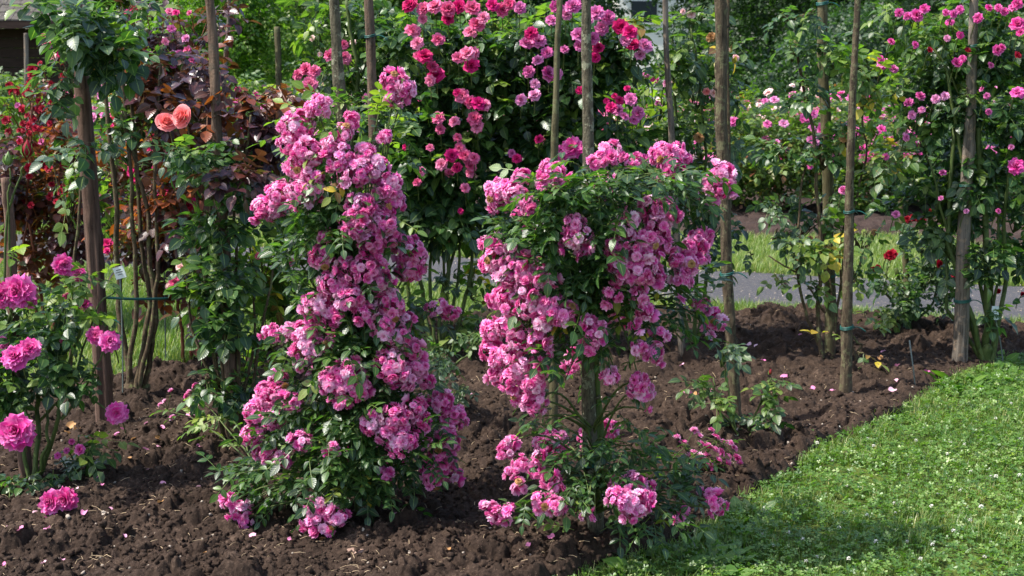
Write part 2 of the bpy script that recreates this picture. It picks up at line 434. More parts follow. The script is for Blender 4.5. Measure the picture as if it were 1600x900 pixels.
def clover_tpl(seed):
    r = np.random.default_rng(seed); V, Q, A = [], [], []; n = 0
    for k in range(3):
        v = np.array([(0, 0, 0), (.55, .42, .10), (.95, .30, .12), (.86, 0, .0), (.95, -.30, .12), (.55, -.42, .10), (.5, 0, -.03)], float)
        v = v @ (rotz(k * 2.094 + r.uniform(-.2, .2)) @ roty(r.uniform(-.35, .2))).T
        q = np.array([(0, 6, 2, 1), (6, 3, 2, 2), (0, 5, 4, 6)])
        q = np.array([(0, 6, 3, 2)]); 
        Q.append(np.array([(0, 6, 2, 1), (0, 5, 4, 6)]) + n); A.append(np.array([(r.uniform(-.1, .1), g, .4) for g in (.05, .9, 1, .2, 1, .9, .1)]))
        V.append(v); n += 7
        Q.append(np.array([(6, 3, 2, 2)]) * 0 + np.array([[n - 1, n - 4, n - 5, n - 5]]))
    return np.vstack(V), np.vstack(Q), np.vstack(A)
def clover_clean(t):
    V, Q, A = t
    T = []; QQ = []
    for q in Q:
        if q[2] == q[3]: T.append(q[:3]); T.append((q[0], q[1], q[1]))
        else: QQ.append(q)
    T = [tt for tt in T if len(set(tt)) == 3]
    T2 = []
    for k in range(3):
        b = 7 * k; T2 += [(b + 6, b + 3, b + 2), (b + 6, b + 4, b + 3)]
    return V, np.array(QQ), A, np.array(T2)
CLOVER = [clover_clean(clover_tpl(s)) for s in range(5)]

def frames(n, azi, pitch, roll):
    """leaf frames: x axis along azimuth/pitch, z axis = leaf normal"""
    ca, sa, cp, sp = np.cos(azi), np.sin(azi), np.cos(pitch), np.sin(pitch)
    x = np.stack([ca * cp, sa * cp, sp], -1)
    y0 = np.stack([-sa, ca, np.zeros(n)], -1)
    z0 = np.cross(x, y0)
    y = y0 * np.cos(roll)[:, None] + z0 * np.sin(roll)[:, None]
    z = np.cross(x, y)
    return np.stack([x, y, z], 1)             # rows are axes
def scatter(buf, tpls, pos, F, sc, rnd):
    pos = np.asarray(pos); n = len(pos)
    if n == 0: return
    which = rg.integers(0, len(tpls), n)
    for k, tp in enumerate(tpls):
        V, Q, A = tp[:3]; T = tp[3] if len(tp) > 3 else None
        i = np.where(which == k)[0]
        if not len(i): continue
        W = np.einsum('vj,njk->nvk', V, F[i]) * sc[i][:, None, None] + pos[i][:, None]
        off = (np.arange(len(i)) * len(V))[:, None, None]
        AA = np.repeat(A[None], len(i), 0).copy()
        AA[..., 0] = np.clip(AA[..., 0] + rnd[i][:, None], 0, 1)
        buf.add(W.reshape(-1, 3), (Q[None] + off).reshape(-1, 4), None if T is None else (T[None] + off).reshape(-1, 3), AA.reshape(-1, 3))
def leaves(buf, tpls, pos, size, centre=None, pitch=-.25, jit=.4, rolls=.45, lo=0, hi=1, lift=0):
    pos = np.asarray(pos); n = len(pos)
    if n == 0: return
    if centre is None: azi = rg.uniform(0, 2 * math.pi, n)
    else: azi = np.arctan2(pos[:, 1] - centre[1], pos[:, 0] - centre[0]) + rg.normal(0, .9, n)
    F = frames(n, azi, rg.normal(pitch, jit, n) , rg.normal(0, rolls, n))
    scatter(buf, tpls, pos, F, size * rg.uniform(.7, 1.15, n), rg.uniform(lo, hi, n) ** 1.2)
def ellipsoid_pts(c, r, n, shell=.5, clump=None):
    """points in an ellipsoid, gathered into clumps so that gaps show between them"""
    d = rg.normal(0, 1, (n, 3)); d /= np.linalg.norm(d, axis=1)[:, None]
    rad = rg.uniform(0, 1, n) ** (1 / 3); rad = rad * (1 - shell) + shell * rg.uniform(.75, 1.05, n)
    p = d * rad[:, None]
    if clump:
        k = max(2, int(n / clump)); q = rg.normal(0, 1, (k, 3)); q /= np.linalg.norm(q, axis=1)[:, None]
        q *= (rg.uniform(.35, 1, k) ** .5)[:, None]
        p = q[rg.integers(0, k, n)] + rg.normal(0, .16, (n, 3))
    return np.asarray(c) + p * np.asarray(r)

# blooms --------------------------------------------------------------------
def petal(L, W, th0, curl, cup, r0, z0, ang, rr, ns=3, nw=4, ruffle=.06):
    s = np.linspace(0, 1, ns); w = np.linspace(-1, 1, nw)
    th = th0 + curl * s
    dr = np.concatenate([[0], np.cumsum(np.sin((th[1:] + th[:-1]) / 2) * L / (ns - 1))])
    dz = np.concatenate([[0], np.cumsum(np.cos((th[1:] + th[:-1]) / 2) * L / (ns - 1))])
    wid = W * (.35 + .65 * np.sin(np.pi * (.12 + .62 * s)))
    S, Wg = np.meshgrid(np.arange(ns), np.arange(nw), indexing='ij')
    ww = w[Wg]; nrm = th[S]
    notch = 1 - .10 * (1 - abs(ww)) * (S == ns - 1)
    rad = r0 + dr[S] * notch - np.cos(nrm) * cup * ww ** 2 * wid[S]
    z = z0 + dz[S] * notch + np.sin(nrm) * cup * ww ** 2 * wid[S]
    y = ww * wid[S]
    e = rr.normal(0, ruffle, (ns, nw)) * (S / (ns - 1)) * L
    V = np.stack([rad + np.sin(nrm) * 0 + e * np.cos(nrm), y, z + e], -1).reshape(-1, 3)
    V = V @ rotz(ang).T
    i = np.arange(ns - 1)[:, None] * nw; j = np.arange(nw - 1)[None]
    Q = np.stack([i + j, i + j + 1, i + nw + j + 1, i + nw + j], -1).reshape(-1, 4)
    return V, Q, (S / (ns - 1)).ravel()
def bloom_tpl(rings, seed, ns=3, nw=4, ruffle=.07, flat=0.0):
    """rings: (count, length, width, opening angle from the axis, curl, cup, r0, z0)"""
    rr = np.random.default_rng(seed); V, Q, A = [], [], []; n = 0
    for (cnt, L, W, th, cu, cup, r0, z0) in rings:
        ph = rr.uniform(0, 6.28)
        for k in range(cnt):
            v, q, s = petal(L * rr.uniform(.86, 1.1), W * rr.uniform(.85, 1.12), th + rr.normal(0, .12), cu + rr.normal(0, .2), cup * rr.uniform(.6, 1.3),
                            r0, z0, ph + k * 2 * math.pi / cnt + rr.normal(0, .12), rr, ns, nw, ruffle)
            V.append(v); Q.append(q + n); n += len(v)
            A.append(np.stack([np.zeros(len(v)), s, np.full(len(v), rr.uniform(0, 1))], -1))
    V = np.vstack(V); V = V / np.abs(V[:, :2]).max() 
    return V, np.vstack(Q), np.vstack(A)
def shell_tpl(rings, seed, ns=4, nw=6, ruffle=.02):
    """petals wrapped as nested cups: (count, radius, height, span, flare, z0)"""
    rr = np.random.default_rng(seed); V, Q, A = [], [], []; n = 0
    for (cnt, ro, h, span, flare, z0) in rings:
        ph = rr.uniform(0, 6.28)
        for k in range(cnt):
            S, W = np.meshgrid(np.linspace(0, 1, ns), np.linspace(-1, 1, nw), indexing='ij')
            sp = span * rr.uniform(.85, 1.15); a = ph + k * 2 * math.pi / cnt + rr.normal(0, .12) + W * sp * (.45 + .55 * S ** .6)
            r_ = ro * rr.uniform(.92, 1.08) * (.25 + .75 * S ** .55) + flare * np.clip(S - .45, 0, 1) ** 1.5 * 1.8
            z = z0 + h * rr.uniform(.88, 1.1) * (S - .12 * W ** 2 * S) - flare * .9 * np.clip(S - .6, 0, 1) ** 2
            r_ = r_ + rr.normal(0, ruffle, S.shape) * S; z = z + rr.normal(0, ruffle, S.shape) * S
            V.append(np.stack([r_ * np.cos(a), r_ * np.sin(a), z], -1).reshape(-1, 3))
            i = np.arange(ns - 1)[:, None] * nw; j = np.arange(nw - 1)[None]
            Q.append(np.stack([i + j, i + j + 1, i + nw + j + 1, i + nw + j], -1).reshape(-1, 4) + n); n += ns * nw
            A.append(np.stack([np.zeros(ns * nw), S.ravel(), np.full(ns * nw, rr.uniform(0, 1))], -1))
    V = np.vstack(V); V = V / np.quantile(np.hypot(V[:, 0], V[:, 1]), .99)
    return V, np.vstack(Q), np.vstack(A)
POMPON = [bloom_tpl([(10, .90, .30, 1.72, .3, .25, .08, .0), (10, .86, .27, 1.38, .4, .3, .07, .05), (9, .78, .25, 1.08, .45, .35, .06, .09),
                     (8, .68, .22, .80, .45, .45, .05, .12), (7, .56, .19, .52, .4, .5, .04, .15), (6, .46, .16, .24, .3, .6, .02, .18)], s, 3, 3, .085) for s in range(5)]
HALF = [bloom_tpl([(6, .80, .34, .95, .1, .5, .06, .0), (6, .78, .30, .62, .0, .6, .05, .06), (5, .7, .24, .35, -.1, .7, .04, .1), (4, .6, .18, .1, -.1, .8, .02, .12)], s + 120, 3, 3, .06) for s in range(2)]
OPEN = [bloom_tpl([(9, .95, .32, 1.75, .2, .25, .10, .0), (8, .80, .26, 1.45, .3, .3, .08, .04), (7, .52, .2, 1.0, .3, .4, .06, .07), (7, .28, .1, .6, .0, .4, .03, .08)], s + 130, 3, 3, .10) for s in range(3)]
RAMB = POMPON + OPEN + HALF[:1] + POMPON[:2] + [HALF[1]]
CABBAGE = [bloom_tpl([(8, .95, .46, 1.75, .3, .2, .08, -.02), (9, .92, .42, 1.45, .4, .3, .08, .04), (9, .85, .38, 1.15, .45, .35, .07, .10), (8, .78, .34, .85, .45, .4, .07, .14),
                      (8, .70, .30, .6, .4, .5, .06, .18), (7, .62, .25, .35, .4, .6, .05, .22), (6, .5, .2, .15, .3, .7, .03, .26)], s + 20, 4, 5, .075) for s in range(4)]
ROSETTE = [bloom_tpl([(6, .95, .56, 1.55, .5, .35, .08, .0), (6, .90, .48, 1.22, .45, .45, .08, .05), (7, .80, .38, .92, .35, .5, .08, .10), (7, .68, .31, .66, .25, .6, .07, .14),
                      (7, .56, .25, .42, .1, .7, .06, .18), (6, .46, .2, .2, .05, .8, .04, .2), (4, .36, .16, .05, .0, .9, .02, .24)], s + 40, 4, 4, .045) for s in range(5)]
TEA = [shell_tpl([(5, .62, .30, .72, .42, .0), (5, .58, .46, .72, .30, .03), (5, .50, .62, .75, .20, .05), (5, .40, .74, .78, .12, .08), (4, .30, .80, .9, .06, .1), (3, .21, .84, 1.2, .03, .12), (3, .13, .86, 1.3, .01, .14), (2, .06, .84, 1.6, 0, .14)], s + 60, 5, 7, .022) for s in range(3)]
SINGLE = [bloom_tpl([(6, .92, .5, 1.4, .3, .3, .06, 0), (6, .7, .4, .95, .3, .4, .05, .06), (5, .45, .28, .4, .2, .6, .03, .1)], s + 80, 3, 3, .06) for s in range(3)]
BLOOM_MESH = {}
def bloom_mesh(kind, tpls, k, mat):
    key = (kind, k % len(tpls), mat)
    if key not in BLOOM_MESH:
        b = Buf(); V, Q, A = tpls[k % len(tpls)]; b.add(V, Q, None, A)
        BLOOM_MESH[key] = b.mesh('blossom_' + mat, M[mat])
    return BLOOM_MESH[key]
KIND = {'pompon': RAMB, 'cabbage': CABBAGE, 'rosette': ROSETTE, 'tea': TEA, 'single': SINGLE}
def zto(d):
    d = Vector(d).normalized(); return d.to_track_quat('Z', 'Y').to_matrix() @ Matrix.Rotation(random.uniform(0, 6.28), 3, 'Z')
def bloom(parent, kind, mat, pos, r, facing, name='bloom', sq=.85):
    o = link(name, bloom_mesh(kind, KIND[kind], random.randrange(24), mat), parent, pos)
    o.rotation_mode = 'QUATERNION'; o.rotation_quaternion = zto(facing).to_quaternion()
    o.scale = (r, r * random.uniform(.9, 1.05), r * sq)
    return o

# ------------------------------------------------------------------ setting: ground, beds, path
def poly_sd(P, X, Y):
    """signed distance to a polygon, positive inside"""
    P = np.asarray(P)[:, :2]; n = len(P)
    d = np.full(X.shape, 1e9); ins = np.zeros(X.shape, bool)
    for i in range(n):
        a, b = P[i], P[(i + 1) % n]; e = b - a
        t = np.clip(((X - a[0]) * e[0] + (Y - a[1]) * e[1]) / (e @ e + 1e-12), 0, 1)
        d = np.minimum(d, np.hypot(X - a[0] - t * e[0], Y - a[1] - t * e[1]))
        c = ((a[1] > Y) != (b[1] > Y)) & (X < (b[0] - a[0]) * (Y - a[1]) / (b[1] - a[1] + 1e-12) + a[0])
        ins ^= c
    return np.where(ins, d, -d)
FAR_EDGE = [(-60, 612), (60, 618), (150, 612), (250, 580), (350, 566), (450, 532), (600, 512), (750, 497), (900, 488), (1200, 494), (1600, 514), (1800, 525)]
LAWN_EDGE = [(1800, 535), (1680, 548), (1600, 566), (1540, 586), (1480, 606), (1440, 636), (1400, 660), (1340, 688), (1290, 702), (1245, 752), (1180, 785), (1145, 812), (1100, 848), (1040, 874), (975, 894), (880, 930)]
BED = [G(*p) for p in FAR_EDGE] + [G(*p) for p in LAWN_EDGE] + [np.array([-.3, 3.4, 0]), np.array([-3.5, 3.2, 0]), np.array([-4.5, 5, 0])]
b = Buf()
b.add([(-300, -60, 0), (300, -60, 0), (300, 400, 0), (-300, 400, 0)], [(0, 1, 2, 3)])
tag(put(b, 'ground', M['turf_base']), 'mown turf ground under the rose beds', None, None, 'structure')

def perspective_grid(y0, y1, ny, u0, u1, nx):
    y = y0 * (y1 / y0) ** np.linspace(0, 1, ny); u = np.linspace(u0, u1, nx)
    Yg, U = np.meshgrid(y, u, indexing='ij'); X = U * Yg
    return X, Yg
def grid_faces(ny, nx, keep):
    i = np.arange(ny - 1)[:, None] * nx; j = np.arange(nx - 1)[None]
    Q = np.stack([i + j, i + j + 1, i + nx + j + 1, i + nx + j], -1).reshape(-1, 4)
    return Q[keep.ravel()[Q].any(1)]
def soil_z(X, Y, sd):
    w = fbm(X * 6, Y * 6, 3, 5) * .03
    X2, Y2 = X + w, Y + w * .7
    z = .05 * fbm(X * 1.3, Y * 1.3, 3, 1) + .05 * fbm(X * 5, Y * 5, 3, 2)
    q = .016 * (fbm(X * 38, Y * 38, 3, 51) - .5); q2 = .016 * (fbm(X * 38, Y * 38, 3, 71) - .5)
    X3, Y3 = X2 + q * 1.6, Y2 + q2 * 1.6
    c1 = facets(X3, Y3, .13, 3) * np.clip(vnoise(X * 3.3, Y * 3.3, 9) * 4 - 1.6, 0, 1)
    z = z + .50 * c1 + .40 * facets(X3, Y3, .062, 13) * np.clip(vnoise(X * 6, Y * 6, 19) * 3 - .6, 0, 1) + .42 * facets(X3 + 9, Y3, .030, 23) + .35 * facets(X3, Y3 + 5, .016, 43) * vnoise(X * 9, Y * 9, 29) + .022 * fbm(X * 26, Y * 26, 4, 31)
    e = sd + .05 * (fbm(X * 9, Y * 9, 3, 40) - .5)
    m_ = np.clip(e / .10 + .35, 0, 1); m_ = m_ * m_ * (3 - 2 * m_)
    return -.04 + m_ * (.015 + z)
ny, nx = 940, 900
X, Y = perspective_grid(3.9, 11.5, ny, -.47, .47, nx)
sd = poly_sd(BED, X, Y)
Z = soil_z(X, Y, sd)
b = Buf(); b.add(np.stack([X, Y, Z], -1).reshape(-1, 3), grid_faces(ny, nx, sd > -.15))
tag(put(b, 'soil_bed', M['soil']), 'dark crumbly freshly dug soil of the rose bed', None, None, 'structure')
def zsoil(x, y):
    x, y = np.array([float(x)]), np.array([float(y)])
    return float(soil_z(x, y, poly_sd(BED, x, y))[0])
def GS(px, py):
    p = G(px, py, .05); 
    p[2] = max(0.0, zsoil(p[0], p[1])); return p

# path: straight asphalt strip with ragged edges
def edge_x(pl, pr, x):
    return pl[1] + (x - pl[0]) * (pr[1] - pl[1]) / (pr[0] - pl[0])
PN = (G(50, 410), G(1600, 505)); PF = (G(50, 368), G(1600, 449))
xs = np.linspace(-14, 14, 400)
rows = []
yn = edge_x(PN[0], PN[1], xs) + .05 * (fbm(xs * 3, xs * 0, 4, 3) - .5)
yf = edge_x(PF[0], PF[1], xs) + .07 * (fbm(xs * 3, xs * 0, 4, 8) - .5)
b = Buf(); V = []
for k in range(9):
    t = k / 8; V.append(np.stack([xs, yn * (1 - t) + yf * t, .006 + .012 * math.sin(math.pi * t) * np.ones_like(xs)], -1))
V = np.stack(V, 0); b.add(V.reshape(-1, 3), grid_faces(9, 400, np.ones((9, 400), bool)))
tag(put(b, 'path', M['asphalt']), 'grey asphalt path crossing behind the rose bed', None, None, 'structure')
# far bed
F2 = [G(-500, 338), G(-100, 343), G(700, 352), G(1150, 374), G(1420, 372), G(1600, 398), G(1750, 405), np.array([16, 26, 0]), np.array([-14, 26, 0])]
X, Y = perspective_grid(11, 26, 260, -.5, .5, 420)
sd = poly_sd(F2, X, Y)
Z = -.03 + np.clip(sd / .2 + .4, 0, 1) * (.05 + .10 * fbm(X * 2, Y * 2, 4, 3) + .6 * clods(X, Y, .16, 8))
b = Buf(); b.add(np.stack([X, Y, Z], -1).reshape(-1, 3), grid_faces(260, 420, sd > -.2))
tag(put(b, 'soil_bed', M['soil_far']), 'brown soil of the far rose bed beyond the path', None, None, 'structure')

# ------------------------------------------------------------------ woodland, building, trees (far)
def tree(loc, h, rad, mat, label, n=9000, leaf=.14, low=.25, trunk_r=.12, lobes=9, group='trees beyond the rose garden'):
    t = thing('tree', loc, label, 'tree', group)
    b = Buf(); loc = np.array(loc, float)
    top = loc + np.array([0, 0, h * .8])
    tube(b, wobble(bez(loc + [0, 0, -.1], loc + [.1, 0, h * .4], top, 10), .05), np.linspace(trunk_r, trunk_r * .25, 10), 8)
    cs = []
    for k in range(lobes):
        a = k * 2.4; z = h * (low + (1 - low) * (k + .5) / lobes)
        rr_ = rad * (1.0 - .55 * abs((k + .5) / lobes - .4) / .6) * .62
        c = loc + np.array([math.cos(a) * rr_, math.sin(a) * rr_, z]); cs.append(c)
        tube(b, bez(loc + [0, 0, z * .7], (loc + [0, 0, z * .8] + c) / 2, c, 6), np.linspace(trunk_r * .4, .015, 6), 5)
    put(b, 'trunk', M['cane_brown'], t)
    b = Buf()
    for c in cs:
        p = ellipsoid_pts(c, np.array([rad * .62, rad * .62, h * (1 - low) / lobes * 1.7 + rad * .12]), n // lobes, .5, 14)
        leaves(b, LEAF_FAR, p, leaf * 2.0, c, -.3, .5, .6)
    put(b, 'crown', M[mat], t)
    return t

def wallquad(b, p0, p1, z0, z1, th):
    """a wall slab between two ground points"""
    p0, p1 = np.array(p0, float), np.array(p1, float); d = (p1 - p0); d /= np.linalg.norm(d); n_ = np.array([-d[1], d[0]]) * th
    c = [p0, p1, p1 + n_, p0 + n_]
    V = [(*q, z0) for q in c] + [(*q, z1) for q in c]
    b.add(V, [(0, 1, 5, 4), (1, 2, 6, 5), (2, 3, 7, 6), (3, 0, 4, 7), (4, 5, 6, 7), (3, 2, 1, 0)])
def box(b, c, s, A=(.5, .5, .5)):
    c, s = np.array(c, float), np.array(s, float) / 2
    V = [c + s * np.array(k) for k in ((-1, -1, -1), (1, -1, -1), (1, 1, -1), (-1, 1, -1), (-1, -1, 1), (1, -1, 1), (1, 1, 1), (-1, 1, 1))]
    b.add(V, [(0, 1, 5, 4), (1, 2, 6, 5), (2, 3, 7, 6), (3, 0, 4, 7), (4, 5, 6, 7), (3, 2, 1, 0)], None, A)
# shed, upper left
M['shed_wood'] = bark_mat('shed_wood', (.02, .012, .010), (.05, .03, .024), zs=20, scale=3, bump=.2)
M['tile'] = bark_mat('tile', (.05, .043, .042), (.12, .105, .10), lichen=(.10, .11, .05), zs=1, scale=9, bump=.5, lich_amt=.6)
sh = thing('shed', (-11.4, 30, 0), 'dark timber shed with a mossy tiled roof, top left behind the roses', 'shed')
b = Buf()
for k in range(14):
    box(b, (-11.4, 30 + .02 * (k % 2), .12 + k * .2), (4.6, .05, .19))
for x in (-13.7, -9.1): box(b, (x, 32, 1.35), (.1, 4, 2.7))
put(b, 'wall', M['shed_wood'], sh, smooth=False)
b = Buf()
for i in range(14):
    for j in range(36):
        x = -14.0 + j * .148 + (i % 2) * .07; y = 29.3 + i * .30; z = 2.55 + i * .17
        V = np.array([(x, y, z + .03), (x + .14, y, z + .03), (x + .14, y + .32, z + .19), (x, y + .32, z + .19)]) + np.array([0, 0, rg.normal(0, .006)])
        V2 = V - [0, 0, .03]
        b.add(np.vstack([V, V2]), [(0, 1, 2, 3), (0, 4, 5, 1), (1, 5, 6, 2), (3, 7, 4, 0)], None, (rg.uniform(), 0, 0))
put(b, 'roof', M['tile'], sh, smooth=False)
b = Buf(); box(b, (-11.4, 29.27, 2.47), (5.3, .05, .14)); put(b, 'fascia', M['shed_wood'], sh, smooth=False)
# pale house beyond the trees
M['render'] = plain_mat('render', (.62, .60, .54), .9, .1, .08, 2)
M['glass_dark'] = plain_mat('glass_dark', (.03, .035, .04), .1, .6, .2)
hs = thing('house', (6.3, 62, 0), 'white house wall glimpsed between dark trees above the roses', 'house')
b = Buf(); box(b, (6.3, 64, 2.6), (3.4, 4, 5.2)); put(b, 'wall', M['render'], hs, smooth=False)
b = Buf(); box(b, (5.65, 61.97, 4.0), (1.1, .08, .9)); w_ = put(b, 'window', M['glass_dark'], hs, smooth=False)
b = Buf(); box(b, (5.65, 61.93, 3.5), (1.3, .12, .08)); put(b, 'sill', M['render'], w_, smooth=False)
b = Buf(); b.add([(4.3, 61.6, 5.2), (8.3, 61.6, 5.2), (8.3, 66.4, 5.2), (4.3, 66.4, 5.2), (4.3, 64, 7), (8.3, 64, 7)], [(0, 1, 5, 4), (2, 3, 4, 5)], [(1, 2, 5), (3, 0, 4)])
put(b, 'roof', M['tile'], hs, smooth=False)

dk = 'dark shady tree beyond the roses, %s'
tree((-5.4, 27, 0), 3.6, 1.5, 'leaf_bright_tree', 'light yellow-green bushy tree behind the leaning thin stakes', 9000, .10, .02, .06)
tree((-3.0, 31, 0), 5.0, 3.0, 'leaf_mid', 'broad mid-green shrubby tree rising behind the yellow-green one', 15000, .12, .02, .08)
tree((-10.0, 38, 0), 9, 3.6, 'leaf_mid', 'mid-green tree standing behind the dark timber shed', 11000, .18, .1)
tree((-6.5, 40, 0), 9, 3.6, 'leaf_dark_tree', dk % 'farther back behind the yellow-green one', 11000, .18, .05)
tree((-0.5, 33, 0), 8, 2.4, 'leaf_dark_tree', dk % 'above the big pink climbing roses', 12000, .15, .05)
tree((1.6, 46, 0), 9, 1.9, 'leaf_dark_tree', dk % 'just left of the white house wall', 8000, .18, .05)
tree((5.75, 42, 0), 8, 1.5, 'leaf_dark_tree', dk % 'slim, touching the right edge of the white house wall', 6000, .15, .12, .2)
tree((7.9, 36, 0), 8, 3.0, 'leaf_dark_tree', dk % 'right of the white house wall', 12000, .15, .12, .2)
tree((6.4, 27, 0), 2.4, 1.7, 'leaf_dark_tree', 'low bushy tree in the middle of the taller dark ones', 8000, .10, .05, .06)
tree((10.2, 29, 0), 7, 2.6, 'leaf_dark_tree', dk % 'behind the twin stakes with yellowing rose', 12000, .14, .10, .16)
tree((13.0, 34, 0), 8, 3.4, 'leaf_dark_tree', dk % 'behind the tall grey stake', 11000, .17, .05)
tree((-18.5, 38, 0), 9, 3.6, 'leaf_dark_tree', dk % 'beyond the left edge of the shed', 9000, .2, .02)
tree((-15.5, 33, 0), 5, 2.4, 'leaf_mid', 'mid-green bushy tree at the left end of the shed', 8000, .14, .02)
tree((-13.8, 42, 0), 9, 3.6, 'leaf_dark_tree', dk % 'far left, over the shed roof', 9000, .2, .05)
b = Buf(); p = []
for k in range(90):
    c = np.array([-34 + 70 * (k + .5) / 90, 76 + rg.uniform(-3, 3), rg.uniform(1, 9)])
    p.append(ellipsoid_pts(c, (3.0, 2.0, 3.0), 420, .3))
leaves(b, LEAF_FAR, np.vstack(p), .75, None, -.2, .5, .6)
tag(put(b, 'woodland', M['leaf_dark_tree']), 'dark wood closing the view far behind the garden', 'wood', None, 'stuff')
# trunks showing in the dark gap
# ------------------------------------------------------------------ far rose bed
FARB = []
def far_bush_foliage(w, h, seed, mat, n):
    global rg
    old = rg; rg = np.random.default_rng(seed)
    b = Buf(); s = Buf()
    for k in range(7):
        a = k * .9; e = np.array([math.cos(a) * w * .6, math.sin(a) * w * .6, h * rg.uniform(.7, 1)])
        tube(s, wobble(bez((0, 0, -.02), (e[0] * .3, e[1] * .3, h * .6), e, 8), .02), np.linspace(.014, .004, 8), 5)
    p = []
    for k in range(9):
        a = k * 2.4; zz = h * (.25 + .6 * (k / 8)); rr_ = w * .5 * (1.1 - .5 * k / 8)
        p.append(ellipsoid_pts((math.cos(a) * rr_, math.sin(a) * rr_, zz), (w * .5, w * .5, h * .2), n // 9, .4, 9))
    leaves(b, LEAF_FAR, np.vstack(p), .17, (0, 0), -.2, .5, .6)
    r1 = b.mesh('foliage', M[mat]), s.mesh('stem', M['cane'])
    rg = old
    return r1
FB = [far_bush_foliage(.75, 1.35, s, mt, 1500) for s, mt in ((1, 'leaf_far'), (2, 'leaf_far'), (3, 'leaf_grey'), (4, 'leaf_mid'), (5, 'leaf_far'))]
petn = {'petal_lilac': 'lilac-pink', 'petal_pink': 'rose-pink', 'petal_red': 'crimson', 'petal_blush': 'pale blush', 'petal_magenta': 'magenta'}
def far_bush(x, y, k, sc, mat, nb, br=.042):
    f, s = FB[k % len(FB)]
    t = thing('rose_bush', (x, y, .05), 'bushy green rose dotted with small %s blooms in the bed beyond the path' % petn[mat], 'rose bush', 'rose bushes in the bed beyond the path')
    fo = link('foliage', f, t, (x, y, .05)); st = link('stem', s, t, (x, y, .05))
    a = random.uniform(0, 6.28)
    for o in (fo, st): o.rotation_euler.z = a; o.scale = (sc, sc, sc * random.uniform(.85, 1.1))
    for q in range(nb):
        d = np.array([random.uniform(-1, 1), random.uniform(-1, .1), 0]); d[2] = random.uniform(.3, 1)
        L = math.hypot(d[0], d[1]) + 1e-6
        rr_ = .84 * sc * min(1, L)
        pos = (x + d[0] / L * rr_, y + d[1] / L * rr_ * .95, .05 + sc * (.35 + .95 * d[2] * (1.15 - .35 * L)))
        bloom(t, 'single', mat, pos, br * random.uniform(.7, 1.25), (d[0], d[1] - .2, .6))
    return t
ms = ['petal_lilac', 'petal_pink', 'petal_lilac', 'petal_blush', 'petal_lilac', 'petal_magenta']
WHERE = [(-300, 'beyond the left edge of the picture'), (0, 'at the left edge'), (110, 'left of the brown split post'), (180, 'behind the brown split post'), (270, 'behind the salmon roses'), (345, 'behind the peeling stake'), (420, 'behind the cut-top pole'), (500, 'behind the draped rambler'),
         (580, 'behind the stake in the draped rambler'), (660, 'behind the rose-pink climber'), (750, 'right of the rose-pink climber'), (830, 'behind the thin leaning pole'), (905, 'behind the lilac climber'), (985, 'right of the lilac climber'), (1060, 'behind the thin grey pole'), (1125, 'behind the rough mossy stake'), (1200, 'right of the rough mossy stake'),
         (1270, 'behind the olive-brown stake'), (1340, 'right of the crossing stakes'), (1410, 'behind the thin cut-top pole'), (1490, 'behind the smooth grey stake'), (1570, 'at the right edge'), (1650, 'beyond the right edge'), (1800, 'well beyond the right edge')]
def far_row(y0, x0, x1, st, row, br, nb, slope=0):
    global i
    for x in np.arange(x0, x1, st):
        yy = y0 + random.uniform(-.3, .3) + slope * x; xx = x + random.uniform(-.15, .15)
        px = 800 + xx / yy * FPX
        if row == 'near row' and 560 < px < 1010: i += 1; continue
        w = [t_ for p_, t_ in WHERE if px >= p_] or [WHERE[0][1]]
        o = far_bush(xx, yy, i, random.uniform(.88, 1.08), 'petal_red' if (row == 'near row' and px < 200) else ms[i % 6], nb, br)
        o['label'] = '%s bush rose, %s past the path, %s' % (petn['petal_red' if (row == 'near row' and px < 200) else ms[i % 6]], row, w[-1]); i += 1
i = 0
far_row(15.6, -8.6, 7.6, 1.12, 'near row', .055, 42, -.10)
far_row(18.6, -10.3, 9.2, 1.15, 'middle row', .064, 44)
far_row(22, -12, 10.6, 1.4, 'back row', .074, 36)

# ------------------------------------------------------------------ grass and clover
def in_poly_samples(P, n, x0, x1, y0, y1, edge=0.0, want_in=True):
    X = rg.uniform(x0, x1, n); Y = rg.uniform(y0, y1, n)
    s = poly_sd(P, X, Y)
    return X, Y, s
def blade_tpl(seed, nb=5, h=1.0):
    r = np.random.default_rng(seed); V, Q, A = [], [], []; n = 0
    for k in range(nb):
        a = r.uniform(0, 6.28); l = h * r.uniform(.5, 1.1); w = .035; bend = r.uniform(.1, .7)
        p0 = np.array([r.normal(0, .12), r.normal(0, .12), 0]); d = np.array([math.cos(a), math.sin(a), 0]); sd_ = np.array([-d[1], d[0], 0])
        for j, t in enumerate((0, .5, 1)):
            c = p0 + d * bend * t * t * l + np.array([0, 0, 1]) * l * t * (1 - .25 * bend * t); ww = w * (1 - t) ** .7 + .004
            V += [c - sd_ * ww, c + sd_ * ww]; A += [(r.uniform(-.1, .1), .5, t)] * 2
        Q += [(n, n + 1, n + 3, n + 2), (n + 2, n + 3, n + 5, n + 4)]; n += 6
    return np.array(V), np.array(Q), np.array(A)
BLADES = [blade_tpl(s) for s in range(6)]
LAWN = [G(*p) for p in LAWN_EDGE] + [np.array([-.2, 3.6, 0]), np.array([6, 3.6, 0]), np.array([6, 9, 0]), ]
def flat_frames(n): return frames(n, rg.uniform(0, 6.28, n), np.zeros(n), np.zeros(n))
